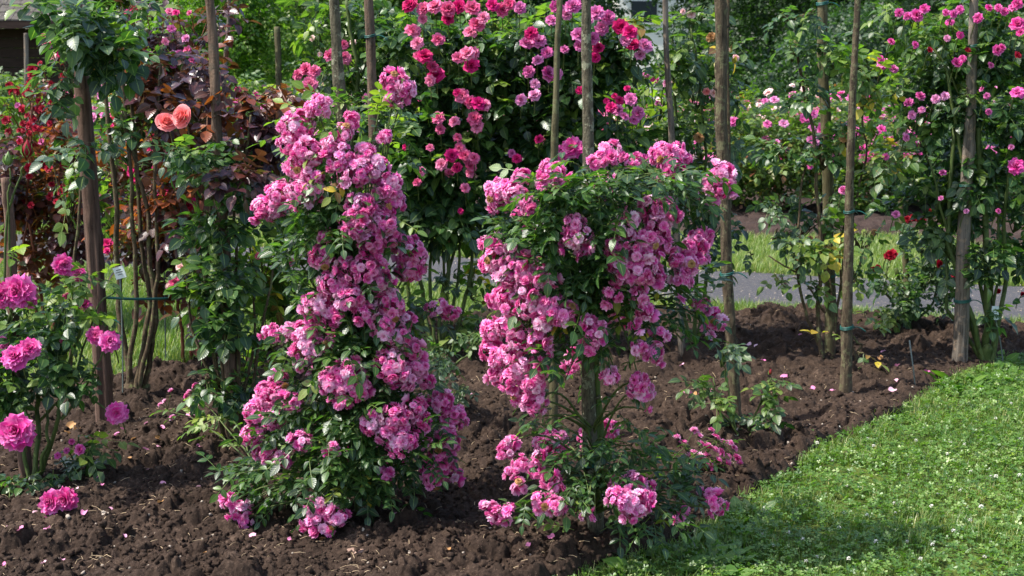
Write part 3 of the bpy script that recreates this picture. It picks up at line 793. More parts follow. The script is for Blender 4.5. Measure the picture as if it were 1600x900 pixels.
# front lawn: clover
Xs, Ys, s = in_poly_samples(BED, 95000, -.4, 4.2, 3.8, 9.4)
dens = 1.0
ok = (s < .02 + .05 * vnoise(Xs * 8, Ys * 8, 3)) & (Xs < .42 * Ys + .1) & (Ys < 8.9)
near_path = Ys > edge_x(PN[0], PN[1], Xs) - .02
right_lawn = poly_sd(LAWN, Xs, Ys) > -.04
ok &= right_lawn & ~near_path
Xs, Ys = Xs[ok], Ys[ok]
pn = vnoise(Xs * 2.2, Ys * 2.2, 77) 
hh = .012 + .030 * rg.uniform(0, 1, len(Xs)) + .02 * fbm(Xs * 5, Ys * 5, 2, 60)
cl = rg.uniform(0, 1, len(Xs)) < .85
b = Buf()
P_ = np.stack([Xs, Ys, hh], -1)[cl]; n = len(P_)
F = frames(n, rg.uniform(0, 6.28, n), rg.normal(0, .35, n), rg.normal(0, .35, n))
tone = np.clip(.25 + .5 * fbm(P_[:, 0] * 3, P_[:, 1] * 3, 3, 90) + rg.normal(0, .22, n), 0, 1)
scatter(b, CLOVER, P_, F, rg.uniform(.006, .0155, n), tone)
tag(put(b, 'clover', M['clover']), 'dense low clover leaves carpeting the front lawn', 'clover', None, 'stuff')
b = Buf()
Xg = rg.uniform(-.4, 4.2, 60000); Yg = rg.uniform(3.8, 9.2, 60000)
ok = (poly_sd(LAWN, Xg, Yg) > -.05 - .05 * vnoise(Xg * 9, Yg * 9, 4)) & (Xg < .42 * Yg + .1) & (Yg < edge_x(PN[0], PN[1], Xg)) & (vnoise(Xg * 4, Yg * 4, 8) > .30)
P_ = np.stack([Xg, Yg, np.zeros_like(Xg)], -1)[ok]; n = len(P_)
scatter(b, BLADES, P_, flat_frames(n), rg.uniform(.022, .055, n) * (.7 + .9 * fbm(P_[:, 0] * 3, P_[:, 1] * 3, 3, 14)), np.clip(rg.uniform(0, .9, n) + .5 * (fbm(P_[:, 0] * 2, P_[:, 1] * 2, 3, 15) - .4), 0, 1))
EX, EY = [], []
for p0, p1 in zip(LAWN_EDGE[:-1], LAWN_EDGE[1:]):
    a_, b_ = G(*p0), G(*p1)
    if a_[0] > 3.8 or b_[1] < 4: continue
    m_ = int(np.linalg.norm(b_ - a_) * 340); q_ = rg.uniform(0, 1, m_)
    EX.append(a_[0] + (b_[0] - a_[0]) * q_ + rg.normal(0, .035, m_)); EY.append(a_[1] + (b_[1] - a_[1]) * q_ + rg.normal(0, .035, m_))
EX, EY = np.concatenate(EX), np.concatenate(EY); ok = fbm(EX * 6, EY * 6, 3, 5) > .50; EX, EY = EX[ok], EY[ok]
scatter(b, BLADES, np.stack([EX, EY, np.zeros_like(EX)], -1), flat_frames(len(EX)), rg.uniform(.025, .075, len(EX)), rg.uniform(.1, .8, len(EX)))
# path verges and the lawn behind the bed
def strip(b, n, cond, h0, h1, x0=-7.5, x1=6.5, y0=7, y1=17, drop=.0, tone=(.1, 1)):
    X = rg.uniform(x0, x1, n); Y = rg.uniform(y0, y1, n)
    ok = cond(X, Y) & (X < .40 * Y + .2) & (X > -.5 * Y)
    P_ = np.stack([X, Y, np.zeros_like(X) - drop], -1)[ok]; n = len(P_)
    scatter(b, BLADES, P_, flat_frames(n), rg.uniform(h0, h1, n), rg.uniform(tone[0], tone[1], n))
strip(b, 120000, lambda X, Y: (poly_sd(BED, X, Y) < .03) & (Y < edge_x(PN[0], PN[1], X) + .03) & (poly_sd(LAWN, X, Y) < 0), .035, .08, y0=6, y1=13, x0=-5.5, x1=5)
tag(put(b, 'grass', M['grass']), 'short green grass of the lawn and of the verge before the path', 'grass', None, 'stuff')
b = Buf()
strip(b, 110000, lambda X, Y: (Y > edge_x(PF[0], PF[1], X) - .04) & (poly_sd(F2, X, Y) < .05) & (Y < 18), .04, .10, y0=9.5, y1=17, tone=(.35, 1))
tag(put(b, 'grass', M['grass']), 'sunlit yellowish grass strip on the far side of the path', 'grass', None, 'stuff')

# white clover heads in the lawn: one mesh, many copies
def clover_head():
    b = Buf(); rr = np.random.default_rng(3)
    tube(b, [(0, 0, -.0), (.002, 0, .02), (0, 0, .042)], .0009, 4, (.5, .5, .5))
    for k in range(26):
        z = rr.uniform(-.3, 1); a = rr.uniform(0, 6.28); q = math.sqrt(1 - z * z); d = np.array([q * math.cos(a), q * math.sin(a), z])
        s_ = np.cross(d, [0, 0, 1.0]); s_ /= np.linalg.norm(s_) + 1e-6; u_ = np.cross(s_, d)
        c = np.array([0, 0, .045])
        b.add([c + d * .002 - s_ * .0015, c + d * .007 - s_ * .0016 + u_ * .001, c + d * .0085, c + d * .007 + s_ * .0016 + u_ * .001, ], [(0, 1, 2, 3)])
    m_ = b.mesh('clover_flower', M['white_flower'], False); m_.materials.append(M['weed'])
    for k, pg in enumerate(m_.polygons): pg.material_index = 1 if len(pg.vertices) == 3 or k < 8 else 0
    return m_
ch = clover_head()
CLO = [(1545, 745), (1535, 800), (1590, 745), (1455, 795), (1400, 790), (1340, 765), (1322, 760), (1440, 665), (1430, 692), (1508, 698), (1520, 740), (1560, 752), (1488, 692), (1480, 712), (1465, 850), (1280, 700), (1297, 722),
       (1260, 880), (1275, 870), (1222, 832), (1245, 845), (1308, 830), (1352, 806), (1395, 798), (1412, 785), (1575, 840), (1530, 870), (1500, 840), (1480, 830), (1390, 705), (1370, 698), (1356, 690), (1345, 660), (1320, 656), (1310, 670),
       (1425, 740), (1465, 770), (1496, 765), (1590, 690), (1580, 640), (1555, 655), (1540, 632), (1210, 848), (1190, 835), (1120, 868), (1580, 785), (1512, 815), (1545, 850), (1420, 842), (1370, 850), (1330, 880), (1440, 880)]
for (x, y) in CLO:
    p = G(x + random.uniform(-4, 4), y + random.uniform(-4, 4), .035); p[2] = .0
    o = tag(link('clover_flower', ch, None, p), 'tiny white clover flower head standing in the front lawn', 'clover flower', 'white clover flowers in the front lawn')
    o.rotation_euler = (random.uniform(-.3, .3), random.uniform(-.3, .3), random.uniform(0, 6)); s_ = random.uniform(.7, 1.15); o.scale = (s_,) * 3

# broad weed leaves at the lawn edge
def weed_patch(px, py, n, r, size, label, h=.03, mat='weed'):
    c = G(px, py); b = Buf(); t = thing('weed', c, label, 'weed', 'weeds along the lawn edge')
    p = np.stack([c[0] + rg.normal(0, r, n), c[1] + rg.normal(0, r, n), rg.uniform(.005, h, n)], -1)
    L = [leaflet(5, .27, .15, .3)]
    azi = np.arctan2(p[:, 1] - c[1], p[:, 0] - c[0]) + rg.normal(0, .7, n)
    scatter(b, L, p, frames(n, azi, rg.uniform(.1, .9, n), rg.normal(0, .4, n)), rg.uniform(.6, 1.1, n) * size, rg.uniform(0, 1, n))
    put(b, 'foliage', M[mat], t)
weed_patch(1030, 892, 60, .10, .09, 'clump of broad-leaved weeds at the bottom tip of the lawn')
weed_patch(1100, 880, 40, .07, .08, 'small broad-leaved weed clump right of the bottom lawn tip')
weed_patch(1165, 815, 30, .05, .07, 'weed tuft on the lawn edge below the loose pink truss')
weed_patch(1185, 772, 16, .03, .07, 'upright pale green weed on the corner of the lawn')
weed_patch(1255, 690, 20, .05, .05, 'thin grassy weed on the soil beside the lawn corner')
weed_patch(1500, 610, 40, .12, .10, 'flattened broad weed leaves near the top of the lawn')
weed_patch(1545, 574, 26, .07, .10, 'pale weed leaves at the foot of the grey plant label')
weed_patch(1580, 600, 34, .12, .09, 'weed clump at the right end of the lawn edge')

# ------------------------------------------------------------------ stakes
def stake(pts, r0, r1, mat, label, crack=None, knots=4, ties=(), peel=0, bumps=.06, cut=True):
    """pts: list of world points, foot to head"""
    pts = np.array(pts, float); foot = pts[0].copy()
    t = thing('wooden_stake', foot, label, 'stake', 'wooden stakes holding up the roses')
    seg = np.concatenate([[0], np.cumsum(np.linalg.norm(np.diff(pts, axis=0), axis=1))]); L = seg[-1]
    n, sides = max(40, int(L / .018)), 22
    s = np.linspace(0, L, n)
    C = np.stack([np.interp(s, seg, pts[:, k]) for k in range(3)], -1)
    kseed = rg.integers(0, 999)
    C[:, 0] += .012 * (vnoise(s * 3, s * 0, kseed) - .5); C[:, 1] += .012 * (vnoise(s * 3, s * 0 + 5, kseed) - .5)
    tan = np.gradient(C, axis=0); tan /= np.linalg.norm(tan, axis=1)[:, None]
    u = np.cross(tan, [0, 1, 0]); u /= np.linalg.norm(u, axis=1)[:, None]; w = np.cross(tan, u)
    a = np.arange(sides) / sides * 2 * math.pi
    Sg, Ag = np.meshgrid(s, a, indexing='ij')
    rad = (r0 + (r1 - r0) * Sg / L)
    k1 = bumps * (vnoise(Sg * 9, np.cos(Ag) * 2 + 7, kseed + 1) + vnoise(Sg * 9, np.sin(Ag) * 2 + 7, kseed + 3) - 1)
    k2 = bumps * .8 * (vnoise(Sg * 45, np.cos(Ag) * 6 + 9, kseed + 2) - .5)
    k3 = bumps * 1.3 * (vnoise(Sg * 22, np.cos(Ag) * 3.5 + 9, kseed + 8) * vnoise(Sg * 60, np.sin(Ag) * 7 + 9, kseed + 9) - .25)
    rad = rad * (1 + k1 + k2 + k3)
    for q in range(knots):
        ks, ka = rg.uniform(0, L), rg.uniform(math.pi * .1, math.pi * 1.9)
        da = np.angle(np.exp(1j * (Ag - ka)))
        d2 = ((Sg - ks) / (r0 * .7)) ** 2 + (da / .5) ** 2
        rad += r0 * .28 * np.exp(-d2) - r0 * .22 * np.exp(-d2 * 6)
    if crack is not None:
        da = np.angle(np.exp(1j * (Ag - crack - .15 * (vnoise(Sg * 4, Sg * 0, 4) - .5))))
        rad -= r0 * .45 * np.exp(-(da / .10) ** 2)
    V = C[:, None] + rad[..., None] * (np.cos(Ag)[..., None] * u[:, None] + np.sin(Ag)[..., None] * w[:, None])
    b = Buf(); i = np.arange(n - 1)[:, None] * sides; j = np.arange(sides)[None]; k = (j + 1) % sides
    Q = np.stack([i + j, i + k, i + sides + k, i + sides + j], -1).reshape(-1, 4)
    V = np.vstack([V.reshape(-1, 3), C[-1] + [0, 0, r1 * .15]])
    T = np.stack([(n - 1) * sides + np.arange(sides), (n - 1) * sides + (np.arange(sides) + 1) % sides, np.full(sides, n * sides)], -1)
    b.add(V, Q, T)
    put(b, 'post', M[mat], t)
    for q in range(peel):                         # stubs of side shoots and bark flakes
        ks = rg.uniform(.1 * L, L); c = np.array([np.interp(ks, s, C[:, m_]) for m_ in range(3)]); aa = rg.uniform(0, 6.28)
        rr_ = r0 + (r1 - r0) * ks / L; d = np.array([math.cos(aa), math.sin(aa), .4])
        b = Buf(); tube(b, [c + d * rr_ * .8, c + d * (rr_ + .012), c + d * (rr_ + .012) + [0, 0, .008]], [.006, .005, .003], 6)
        put(b, 'side_stub', M[mat], t)
    for (py_frac, wide) in ties:
        ks = py_frac * L; c = np.array([np.interp(ks, s, C[:, m_]) for m_ in range(3)]); rr_ = r0 + (r1 - r0) * py_frac
        b = Buf(); aa = np.linspace(0, 2 * math.pi, 17)
        for z in ((-1, 1) if not wide else (-1.6, 0, 1.6)):
            tube(b, np.stack([c[0] + np.cos(aa) * rr_ * 1.16, c[1] + np.sin(aa) * rr_ * 1.16, c[2] + z * .0035 + .006 * np.sin(aa + 1)], -1), .0028, 5, cap=False)
        e = c + np.array([rr_ * 1.1, -rr_ * .4, 0]); tube(b, bez(e, e + [.03, 0, .01], e + [.06, -.01, -.02], 6), .0028, 5)
        put(b, 'tie', M['tie'], t)
    return t
def stake_px(base, top, wb, wt, mat, label, Y=None, mids=(), **kw):
    """base/top in photo pixels; the stake stands upright over its foot"""
    f = GS(*base) if Y is None else np.array([*at(base[0], base[1], Y)])
    Yb = f[1]; f[2] = f[2] - .03 if Y is None else f[2]
    pts = [f] + [at(x, y, Yb) for (x, y) in mids] + [at(top[0], top[1], Yb)]
    return stake(pts, wb / 2 / ppm(Yb), wt / 2 / ppm(Yb), mat, label, **kw)
stake_px((166, 662), (110, -70), 29, 22, 'wood_brown', 'thick brown split post with a long dark crack, left of the salmon roses', mids=[(145, 330), (122, 60)], crack=-1.35 + math.pi, knots=5, ties=((.24, True),), bumps=.05)
stake_px((368, 692), (324, -60), 23, 13, 'wood_peel', 'reddish stake with peeling bark left of the left pink rambler', mids=[(352, 430), (336, 130)], knots=7, peel=3, bumps=.16)
stake_px((42, 745), (8, 278), 22, 15, 'wood_brown', 'short brown stake behind the magenta roses at the left edge', mids=[(22, 480)], knots=3, bumps=.06)
stake_px((574, 802), (520, -60), 30, 15, 'wood_bark', 'bark-covered stake rising out of the top of the left pink rambler', mids=[(566, 620), (545, 330), (527, 100)], knots=5, peel=3, bumps=.1, ties=((.72, True),))
stake_px((930, 836), (916, -60), 27, 14, 'wood_bark', 'tall straight bark-covered stake rising out of the right pink rambler', mids=[(920, 600), (918, 250)], knots=5, peel=3, bumps=.08, ties=((.14, True),))
stake_px((866, 686), (877, -60), 16, 8, 'wood_olive', 'very thin leaning pole left of the tall stake in the right rambler', mids=[(864, 420), (866, 200)], knots=5, bumps=.15)
stake_px((588, 590), (574, -60), 18, 14, 'wood_peel', 'brown stake just right of the bark-covered stake in the left rambler', mids=[(584, 200)], knots=4, bumps=.08, ties=((.83, False),))
stake_px((1066, 560), (1038, -60), 12, 8, 'wood_grey', 'thin grey pole above the pale truss of the right rambler', mids=[(1052, 250), (1043, 80)], knots=4, bumps=.12)
stake_px((1150, 655), (1124, -60), 17, 19, 'wood_moss', 'rough mossy stake right of the right pink rambler', mids=[(1140, 520), (1131, 300), (1126, 100)], knots=7, peel=5, bumps=.14, ties=((.33, False),))
stake_px((1140, 560), (1136, -60), 9, 6, 'cane_brown', 'slim dark cane tight behind the rough mossy stake', mids=[(1137, 260)], knots=3, bumps=.15)
stake_px((1299, 548), (1283, -60), 18, 15, 'wood_olive', 'olive-brown stake with green ties, left of a crossing thinner stake', mids=[(1294, 330), (1286, 100)], knots=5, bumps=.06, ties=((.56, False), (.68, False), (.9, True), (.22, False)))
stake_px((1321, 608), (1342, -60), 19, 8, 'wood_moss', 'leaning spotted stake crossing in front of the olive-brown one', mids=[(1326, 400), (1331, 150)], knots=6, bumps=.1, ties=((.17, True), (.44, False)))
stake_px((1420, 505), (1401, 122), 11, 7, 'wood_olive', 'short thin pole with a cut top between the red roses', mids=[(1410, 330)], knots=4, bumps=.12)
stake_px((1500, 562), (1525, -60), 25, 12, 'wood_grey', 'smooth bare grey-brown stake by the right edge of the picture', mids=[(1505, 400), (1516, 150)], knots=7, bumps=.03, ties=((.17, True), (.46, False), (.80, False)))
stake_px((448, 540), (432, 42), 12, 9, 'wood_olive', 'short grey-green pole with a cut top behind the left rambler', mids=[(440, 250)], knots=5, bumps=.12)
stake_px((344, 420), (358, -50), 10, 5, 'wood_grey', 'thin crooked pale pole right of the peeling reddish stake', mids=[(350, 120), (356, 40)], knots=5, bumps=.12)
stake_px((42, 330), (41, 52), 7, 7, 'wood_grey', 'distant pale post in front of the dark shed', Y=17, knots=1, bumps=.02)

# ------------------------------------------------------------------ rambler roses (the two main plants)
def rambler(base_px, label, clusters, zones, axis_px, cone, leafsize=.10, nfill=420, young=(), back=10, bare=None):
    """clusters: (px, py, r_px[, squash]); cone: [(py, half width px)] silhouette of the plant; axis_px(py)"""
    B = GS(*base_px); B[2] -= .01
    Y0 = B[1]; K = ppm(Y0)
    t = thing('rambler_rose', B, label, 'rose bush', 'rambler roses with dense pink trusses')
    cone_y, cone_w = [c[0] for c in cone], [c[1] for c in cone]
    def ctr(px, py, depth=None):
        ax = axis_px(py); hw = np.interp(py, cone_y, cone_w)
        dx = np.clip((px - ax) / hw, -.97, .97)
        d = math.sqrt(1 - dx * dx) * hw / K * .80
        return at(px, py, Y0 - d * 1.15 + .02 - (.10 if py > 770 else 0) if depth is None else depth)
    canes = Buf(); fol = Buf(); sep_all = 0
    leafpts = []
    C = [(ctr(c[0], c[1]), c[2] / K) + tuple(c[3:]) for c in clusters]
    for k in range(back):                          # trusses on the far side
        py = random.uniform(cone_y[0] + 60, cone_y[-1] - 60); hw = np.interp(py, cone_y, cone_w)
        px = axis_px(py) + random.uniform(-.6, .6) * hw
        C.append((at(px, py, Y0 + hw / K * .75), random.uniform(20, 32) / K))
    per = max(1, int(100 / len(clusters)))
    used = 0
    for ci, c in enumerate(C):
        cen, r = c[0], c[1]; sq = c[2] if len(c) > 2 else 1.0
        # cane from the middle of the plant out to the truss
        zr = max(B[2] + .08, cen[2] * random.uniform(.35, .8))
        if bare and cen[2] > .6: zr = max(zr, random.uniform(.75, 1.0))
        root = np.array([B[0] + (cen[0] - B[0]) * .15, B[1] + (cen[1] - B[1]) * .1, zr])
        axp = at(axis_px(600), 600, Y0); ax = np.array([np.interp(root[2], [0, 1.5], [B[0], at(axis_px(200), 200, Y0)[0]]), Y0, root[2]])
        mid = (ax + cen) / 2 + np.array([0, -.02, random.uniform(.06, .2)])
        cp = wobble(bez(ax, mid, cen, 10), .006)
        tube(canes, cp, np.linspace(.0055, .0022, 10), 5)
        for q in range(3, 8, 2 if bare else 1): leafpts.append(cp[q] + rg.normal(0, .02, 3))
        # blossoms over the ball of the truss
        rb = .0208; r = r * 1.12
        tries, pts = 0, []
        want = int((r / rb) ** 2 * 2.9) + 3
        while len(pts) < want and tries < 500:
            tries += 1
            d = rg.normal(0, 1, 3); d /= np.linalg.norm(d)
            if d[2] < -.75: continue
            if d[1] > .45 and random.random() < .75: continue
            q = cen + d * np.array([r, r * .85, r * sq]) * rg.uniform(.72, 1.0) * (1 - rb * .4 / r)
            if all(np.linalg.norm(q - z[0]) > rb * 1.10 for z in pts): pts.append((q, d))
        pts.sort(key=lambda z: z[0][1] - .3 * abs(z[0][2] - cen[2]))
        tb = Buf()
        foot = cen + np.array([0, r * .3, -r * .45])
        tone = random.uniform(0, 1)
        for i_, (q, d) in enumerate(pts):
            tube(tb, bez(foot, (foot + q) / 2 + [0, 0, .006], q - d * .006, 5), [.0014] * 5, 4, (.9, .0, .5), cap=False)
        rest = pts[per:] if ci < len(clusters) else pts
        for (q, d) in rest:
            V, Q, A = RAMB[random.randrange(len(RAMB))]
            rt = np.array(zto(d * np.array([1, 1, 1]) + rg.normal(0, .35, 3))); s_ = rb * random.uniform(.72, 1.22)
            A = A.copy(); A[:, 0] = random.random()
            tb.add((V * s_ * [1, 1, .9]) @ rt.T + q, Q, None, A)
        co = put(tb, 'flower_truss', M['petal_rambler'], t, cen)
        if ci < len(clusters):
            for (q, d) in pts[:per]:
                bloom(co, 'pompon', 'petal_rambler', q, rb * random.uniform(.75, 1.25), d + rg.normal(0, .35, 3), 'blossom', .9)
    # leaves
    zp = list(leafpts)
    for k in range(nfill):
        py = random.uniform(cone_y[0], cone_y[-1]); hw = np.interp(py, cone_y, cone_w) / K
        if bare and bare[0] < py < bare[1]: continue
        p = at(axis_px(py), py, Y0); a = random.uniform(0, 6.28); q = hw * math.sqrt(random.uniform(.0, .32))
        zp.append(p + np.array([math.cos(a) * q, math.sin(a) * q * .85, rg.normal(0, .03)]))
    if bare:
        zz_ = []
        for q in zp:
            rel = q - np.array([0, 0, HCAM]); dep = rel[1] * CP - rel[2] * SP
            pyq = 450 - FPX * (rel[2] * CP + rel[1] * SP) / dep; pxq = 800 + FPX * rel[0] / dep
            if bare[0] < pyq < bare[1] and random.random() < .82: continue
            zz_.append(q)
        zp = zz_
    leaves(fol, LEAF_FINE, np.array(zp), leafsize, B, -.3, .35, .4, 0, .8)
    for (px, py, rx, ry, n) in zones:
        c = ctr(px, py); p = c + np.stack([rg.normal(0, rx / K * .5, n), rg.normal(.07, .04, n), rg.normal(0, ry / K * .5, n)], -1)
        leaves(fol, LEAF_FINE, p, leafsize, B, -.05, .35, .4, 0, .85)
        for q in p[::3]:
            ax = np.array([np.interp(q[2], [0, 1.5], [B[0], at(axis_px(200), 200, Y0)[0]]), Y0, q[2] * .8 if not (bare and q[2] > .6) else max(.75, q[2] * .9)])
            tube(canes, wobble(bez(ax, (ax + q) / 2 + [0, 0, .05], q, 7), .004), np.linspace(.004, .0016, 7), 4)
    put(fol, 'foliage', M['leaf_rambler'], t)
    yb = Buf(); k_ = [zp[j] for j in rg.integers(0, len(zp), 26)]
    leaves(yb, LEAF_FINE, np.array(k_) + [0, -.05, 0], leafsize, B, -.5, .35, .4, .6, 1)
    put(yb, 'foliage', M['leaf_yellowing'], t)['label'] = 'few yellowing spotted leaves'
    for j in random.sample(range(len(clusters)), 12):
        c_, r__ = C[j][0], C[j][1]; d = rg.normal(0, 1, 3); d /= np.linalg.norm(d); d[1] = -abs(d[1]) - .3
        o_ = bloom(t, 'pompon', 'petal_dry', c_ + d * r__ * .95, .015, d, 'withered_blossom')
        o_['label'] = 'withered brown blossom'
    if young:
        yf = Buf()
        for (px, py, rx, ry, n) in young:
            c = at(px, py, Y0 + .02); p = c + np.stack([rg.normal(0, rx / K * .5, n), rg.normal(0, .06, n), rg.normal(0, ry / K * .5, n)], -1)
            leaves(yf, LEAF_FINE, p, leafsize, B, .1, .5, .5)
        o = put(yf, 'foliage', M['leaf_young'], t); o['label'] = 'fresh yellow-green young foliage'
    # long thin trunks
    for k in range(3 if bare else 5):
        top = at(axis_px(300) + random.uniform(-25, 25), 300, Y0 + random.uniform(-.06, .06))
        s0 = B + np.array([random.uniform(-.03, .03), random.uniform(-.03, .03), 0])
        m_ = (s0 + top) / 2 + np.array([random.uniform(-.08, .08), random.uniform(-.06, .06), 0])
        tube(canes, wobble(bez(s0, m_, top, 22), .006), np.linspace(.014 - .0015 * k, .005, 22), 7)
    put(canes, 'cane', M['cane'], t)
    return t

A_CL = [(497, 168, 21), (462, 200, 26), (455, 225, 22), (480, 240, 24), (465, 262, 20), (488, 275, 18), (548, 190, 15), (540, 208, 15), (520, 228, 20), (530, 247, 24), (556, 272, 24), (590, 262, 20),
        (600, 215, 12), (606, 292, 22), (574, 240, 16), (412, 325, 20), (440, 302, 24), (470, 305, 26), (430, 328, 18), (487, 300, 18), (565, 325, 24), (555, 350, 26), (592, 348, 24), (618, 318, 18), (580, 378, 22), (608, 372, 18),
        (640, 392, 26), (640, 420, 22), (507, 368, 12), (503, 402, 20), (545, 425, 22), (573, 418, 24), (520, 448, 24), (597, 440, 20), (545, 465, 24), (500, 480, 26), (520, 495, 18), (480, 520, 24), (478, 548, 24),
        (500, 540, 14), (474, 572, 14), (570, 492, 20), (610, 478, 24), (600, 508, 22), (632, 500, 18), (620, 528, 22), (642, 548, 20),
        (428, 522, 22, .7), (450, 515, 14), (520, 598, 24), (545, 590, 28), (556, 608, 22), (532, 628, 18, .6), (608, 572, 26), (630, 590, 22), (655, 575, 18), (665, 596, 14), (580, 662, 18), (615, 655, 24), (645, 640, 22), (628, 690, 24), (602, 680, 16), (658, 662, 18),
        (690, 630, 20), (708, 655, 22), (700, 690, 22), (692, 715, 22), (678, 742, 22), (704, 740, 18), (688, 480, 15), (704, 490, 14), (672, 484, 10), (435, 592, 18), (420, 618, 22), (455, 628, 18), (402, 645, 22), (428, 655, 20), (395, 680, 20), (412, 705, 22), (440, 720, 16),
        (495, 795, 20), (505, 818, 22), (528, 808, 18), (480, 822, 14), (360, 785, 15), (372, 800, 17), (366, 822, 14), (384, 812, 12), (604, 742, 13, .6), (612, 128, 18), (632, 140, 20), (618, 155, 16), (470, 690, 18), (520, 700, 14)]
A_Z = [(500, 350, 40, 40, 26), (520, 330, 40, 30, 16), (470, 400, 30, 40, 16), (540, 555, 50, 25, 34), (470, 640, 40, 40, 34), (540, 660, 45, 30, 34), (520, 720, 80, 40, 48), (460, 755, 80, 20, 22), (560, 755, 45, 30, 20), (410, 755, 40, 20, 18),
       (590, 600, 20, 30, 10), (660, 690, 25, 50, 18), (580, 540, 40, 20, 14), (380, 730, 30, 20, 10), (510, 290, 30, 25, 14), (590, 470, 20, 30, 6), (600, 720, 50, 30, 18), (460, 560, 20, 60, 10), (440, 680, 30, 30, 14), (540, 370, 15, 50, 8), (620, 195, 30, 20, 4)]
A_Y = [(560, 175, 55, 40, 26), (500, 215, 60, 40, 14), (590, 215, 40, 40, 14), (480, 190, 40, 20, 6), (470, 700, 60, 50, 12)]
rambler((574, 800), 'tall pink rambler rose draped down a stake, left of the two big pink ones', A_CL, A_Z,
        lambda y: 530 + (y - 150) * .067, [(140, 60), (200, 95), (300, 115), (400, 110), (500, 110), (600, 130), (700, 155), (790, 110)], nfill=170, young=A_Y)
B_CL = [(955, 240, 20), (935, 252, 14), (985, 255, 12), (862, 275, 24), (855, 290, 16), (815, 278, 14), (782, 300, 22), (805, 305, 20), (778, 318, 16), (826, 322, 14), (1035, 242, 20), (1060, 238, 16), (1050, 262, 22), (1070, 250, 12), (1128, 275, 20), (1115, 295, 22), (1135, 290, 16), (1105, 312, 16),
        (898, 350, 18), (905, 372, 22), (890, 380, 16), (912, 395, 14), (1015, 325, 20), (1038, 335, 22), (1028, 352, 22), (985, 345, 16), (975, 362, 16), (958, 385, 14), (1010, 375, 20), (985, 392, 22), (1012, 400, 24), (1035, 385, 18), (965, 415, 16), (992, 425, 24), (1020, 432, 22), (975, 438, 16),
        (1095, 372, 18), (1085, 390, 22), (1072, 412, 20), (1098, 398, 14), (1064, 432, 18), (1055, 408, 14), (765, 382, 18), (780, 402, 22), (762, 412, 16), (800, 395, 14), (792, 432, 22), (815, 420, 20), (840, 425, 18), (828, 448, 24), (862, 440, 14), (778, 468, 18), (800, 475, 22), (830, 480, 22), (862, 482, 22), (882, 492, 20), (850, 505, 18),
        (770, 515, 20), (795, 510, 20), (815, 530, 22), (842, 535, 18), (765, 545, 18), (785, 560, 22), (812, 565, 20), (800, 592, 20), (775, 590, 16), (832, 600, 18), (848, 580, 14), (835, 630, 20), (815, 622, 14), (852, 560, 12), (918, 505, 15), (930, 520, 20), (922, 540, 14), (955, 462, 16), (1000, 460, 16), (1008, 485, 16), (992, 510, 12), (1030, 525, 15),
        (1000, 545, 14), (1020, 552, 16), (1030, 565, 10), (955, 588, 15), (944, 592, 10), (1000, 595, 16), (1010, 615, 15), (992, 612, 12), (1008, 640, 8), (1098, 478, 14), (1112, 490, 14), (1085, 470, 10), (1125, 505, 12), (1062, 470, 9), (1110, 520, 10),
        (842, 712, 12), (815, 725, 15), (800, 740, 14), (838, 738, 14), (812, 762, 14), (862, 752, 16), (870, 770, 15), (845, 785, 18), (870, 792, 16), (790, 705, 16), (798, 690, 12), (765, 795, 15), (780, 805, 16), (795, 795, 12), (921, 795, 9), (930, 806, 9), (913, 806, 9),
        (970, 760, 18), (990, 755, 18), (1010, 765, 16), (965, 780, 18), (990, 785, 22), (1012, 780, 16), (985, 805, 16), (1065, 795, 10), (1068, 812, 12), (1050, 810, 9), (1105, 770, 12), (1118, 785, 14), (1120, 798, 12), (1130, 790, 10)]
B_Z = [(930, 300, 60, 40, 60), (870, 310, 50, 40, 34), (1000, 290, 60, 30, 34), (850, 370, 40, 40, 34), (900, 330, 40, 30, 20), (1060, 300, 40, 40, 20), (940, 360, 30, 40, 18), (880, 430, 40, 30, 20), (920, 450, 30, 40, 18), (940, 550, 30, 30, 6), (870, 560, 30, 30, 6),
       (850, 660, 30, 40, 7), (900, 710, 50, 40, 18), (940, 750, 40, 24, 16), (1010, 710, 50, 30, 12), (1050, 740, 60, 30, 14), (900, 780, 40, 40, 12), (830, 800, 40, 20, 6), (1060, 780, 40, 25, 8), (1080, 450, 30, 20, 8), (1040, 500, 25, 30, 8), (1060, 490, 30, 25, 8), (970, 620, 20, 30, 3), (880, 630, 24, 50, 9),
       (1030, 820, 50, 15, 12), (960, 700, 30, 40, 12), (800, 350, 30, 15, 8)]
B_Y = [(920, 830, 30, 12, 5), (880, 270, 40, 20, 5)]
rambler((928, 838), 'broad pink rambler rose with leafy top and bare trunk, right of the draped one', B_CL, B_Z,
        lambda y: 925, [(230, 110), (300, 175), (400, 180), (500, 165), (600, 150), (650, 130), (700, 130), (830, 150)], nfill=170, young=B_Y, bare=(535, 850))

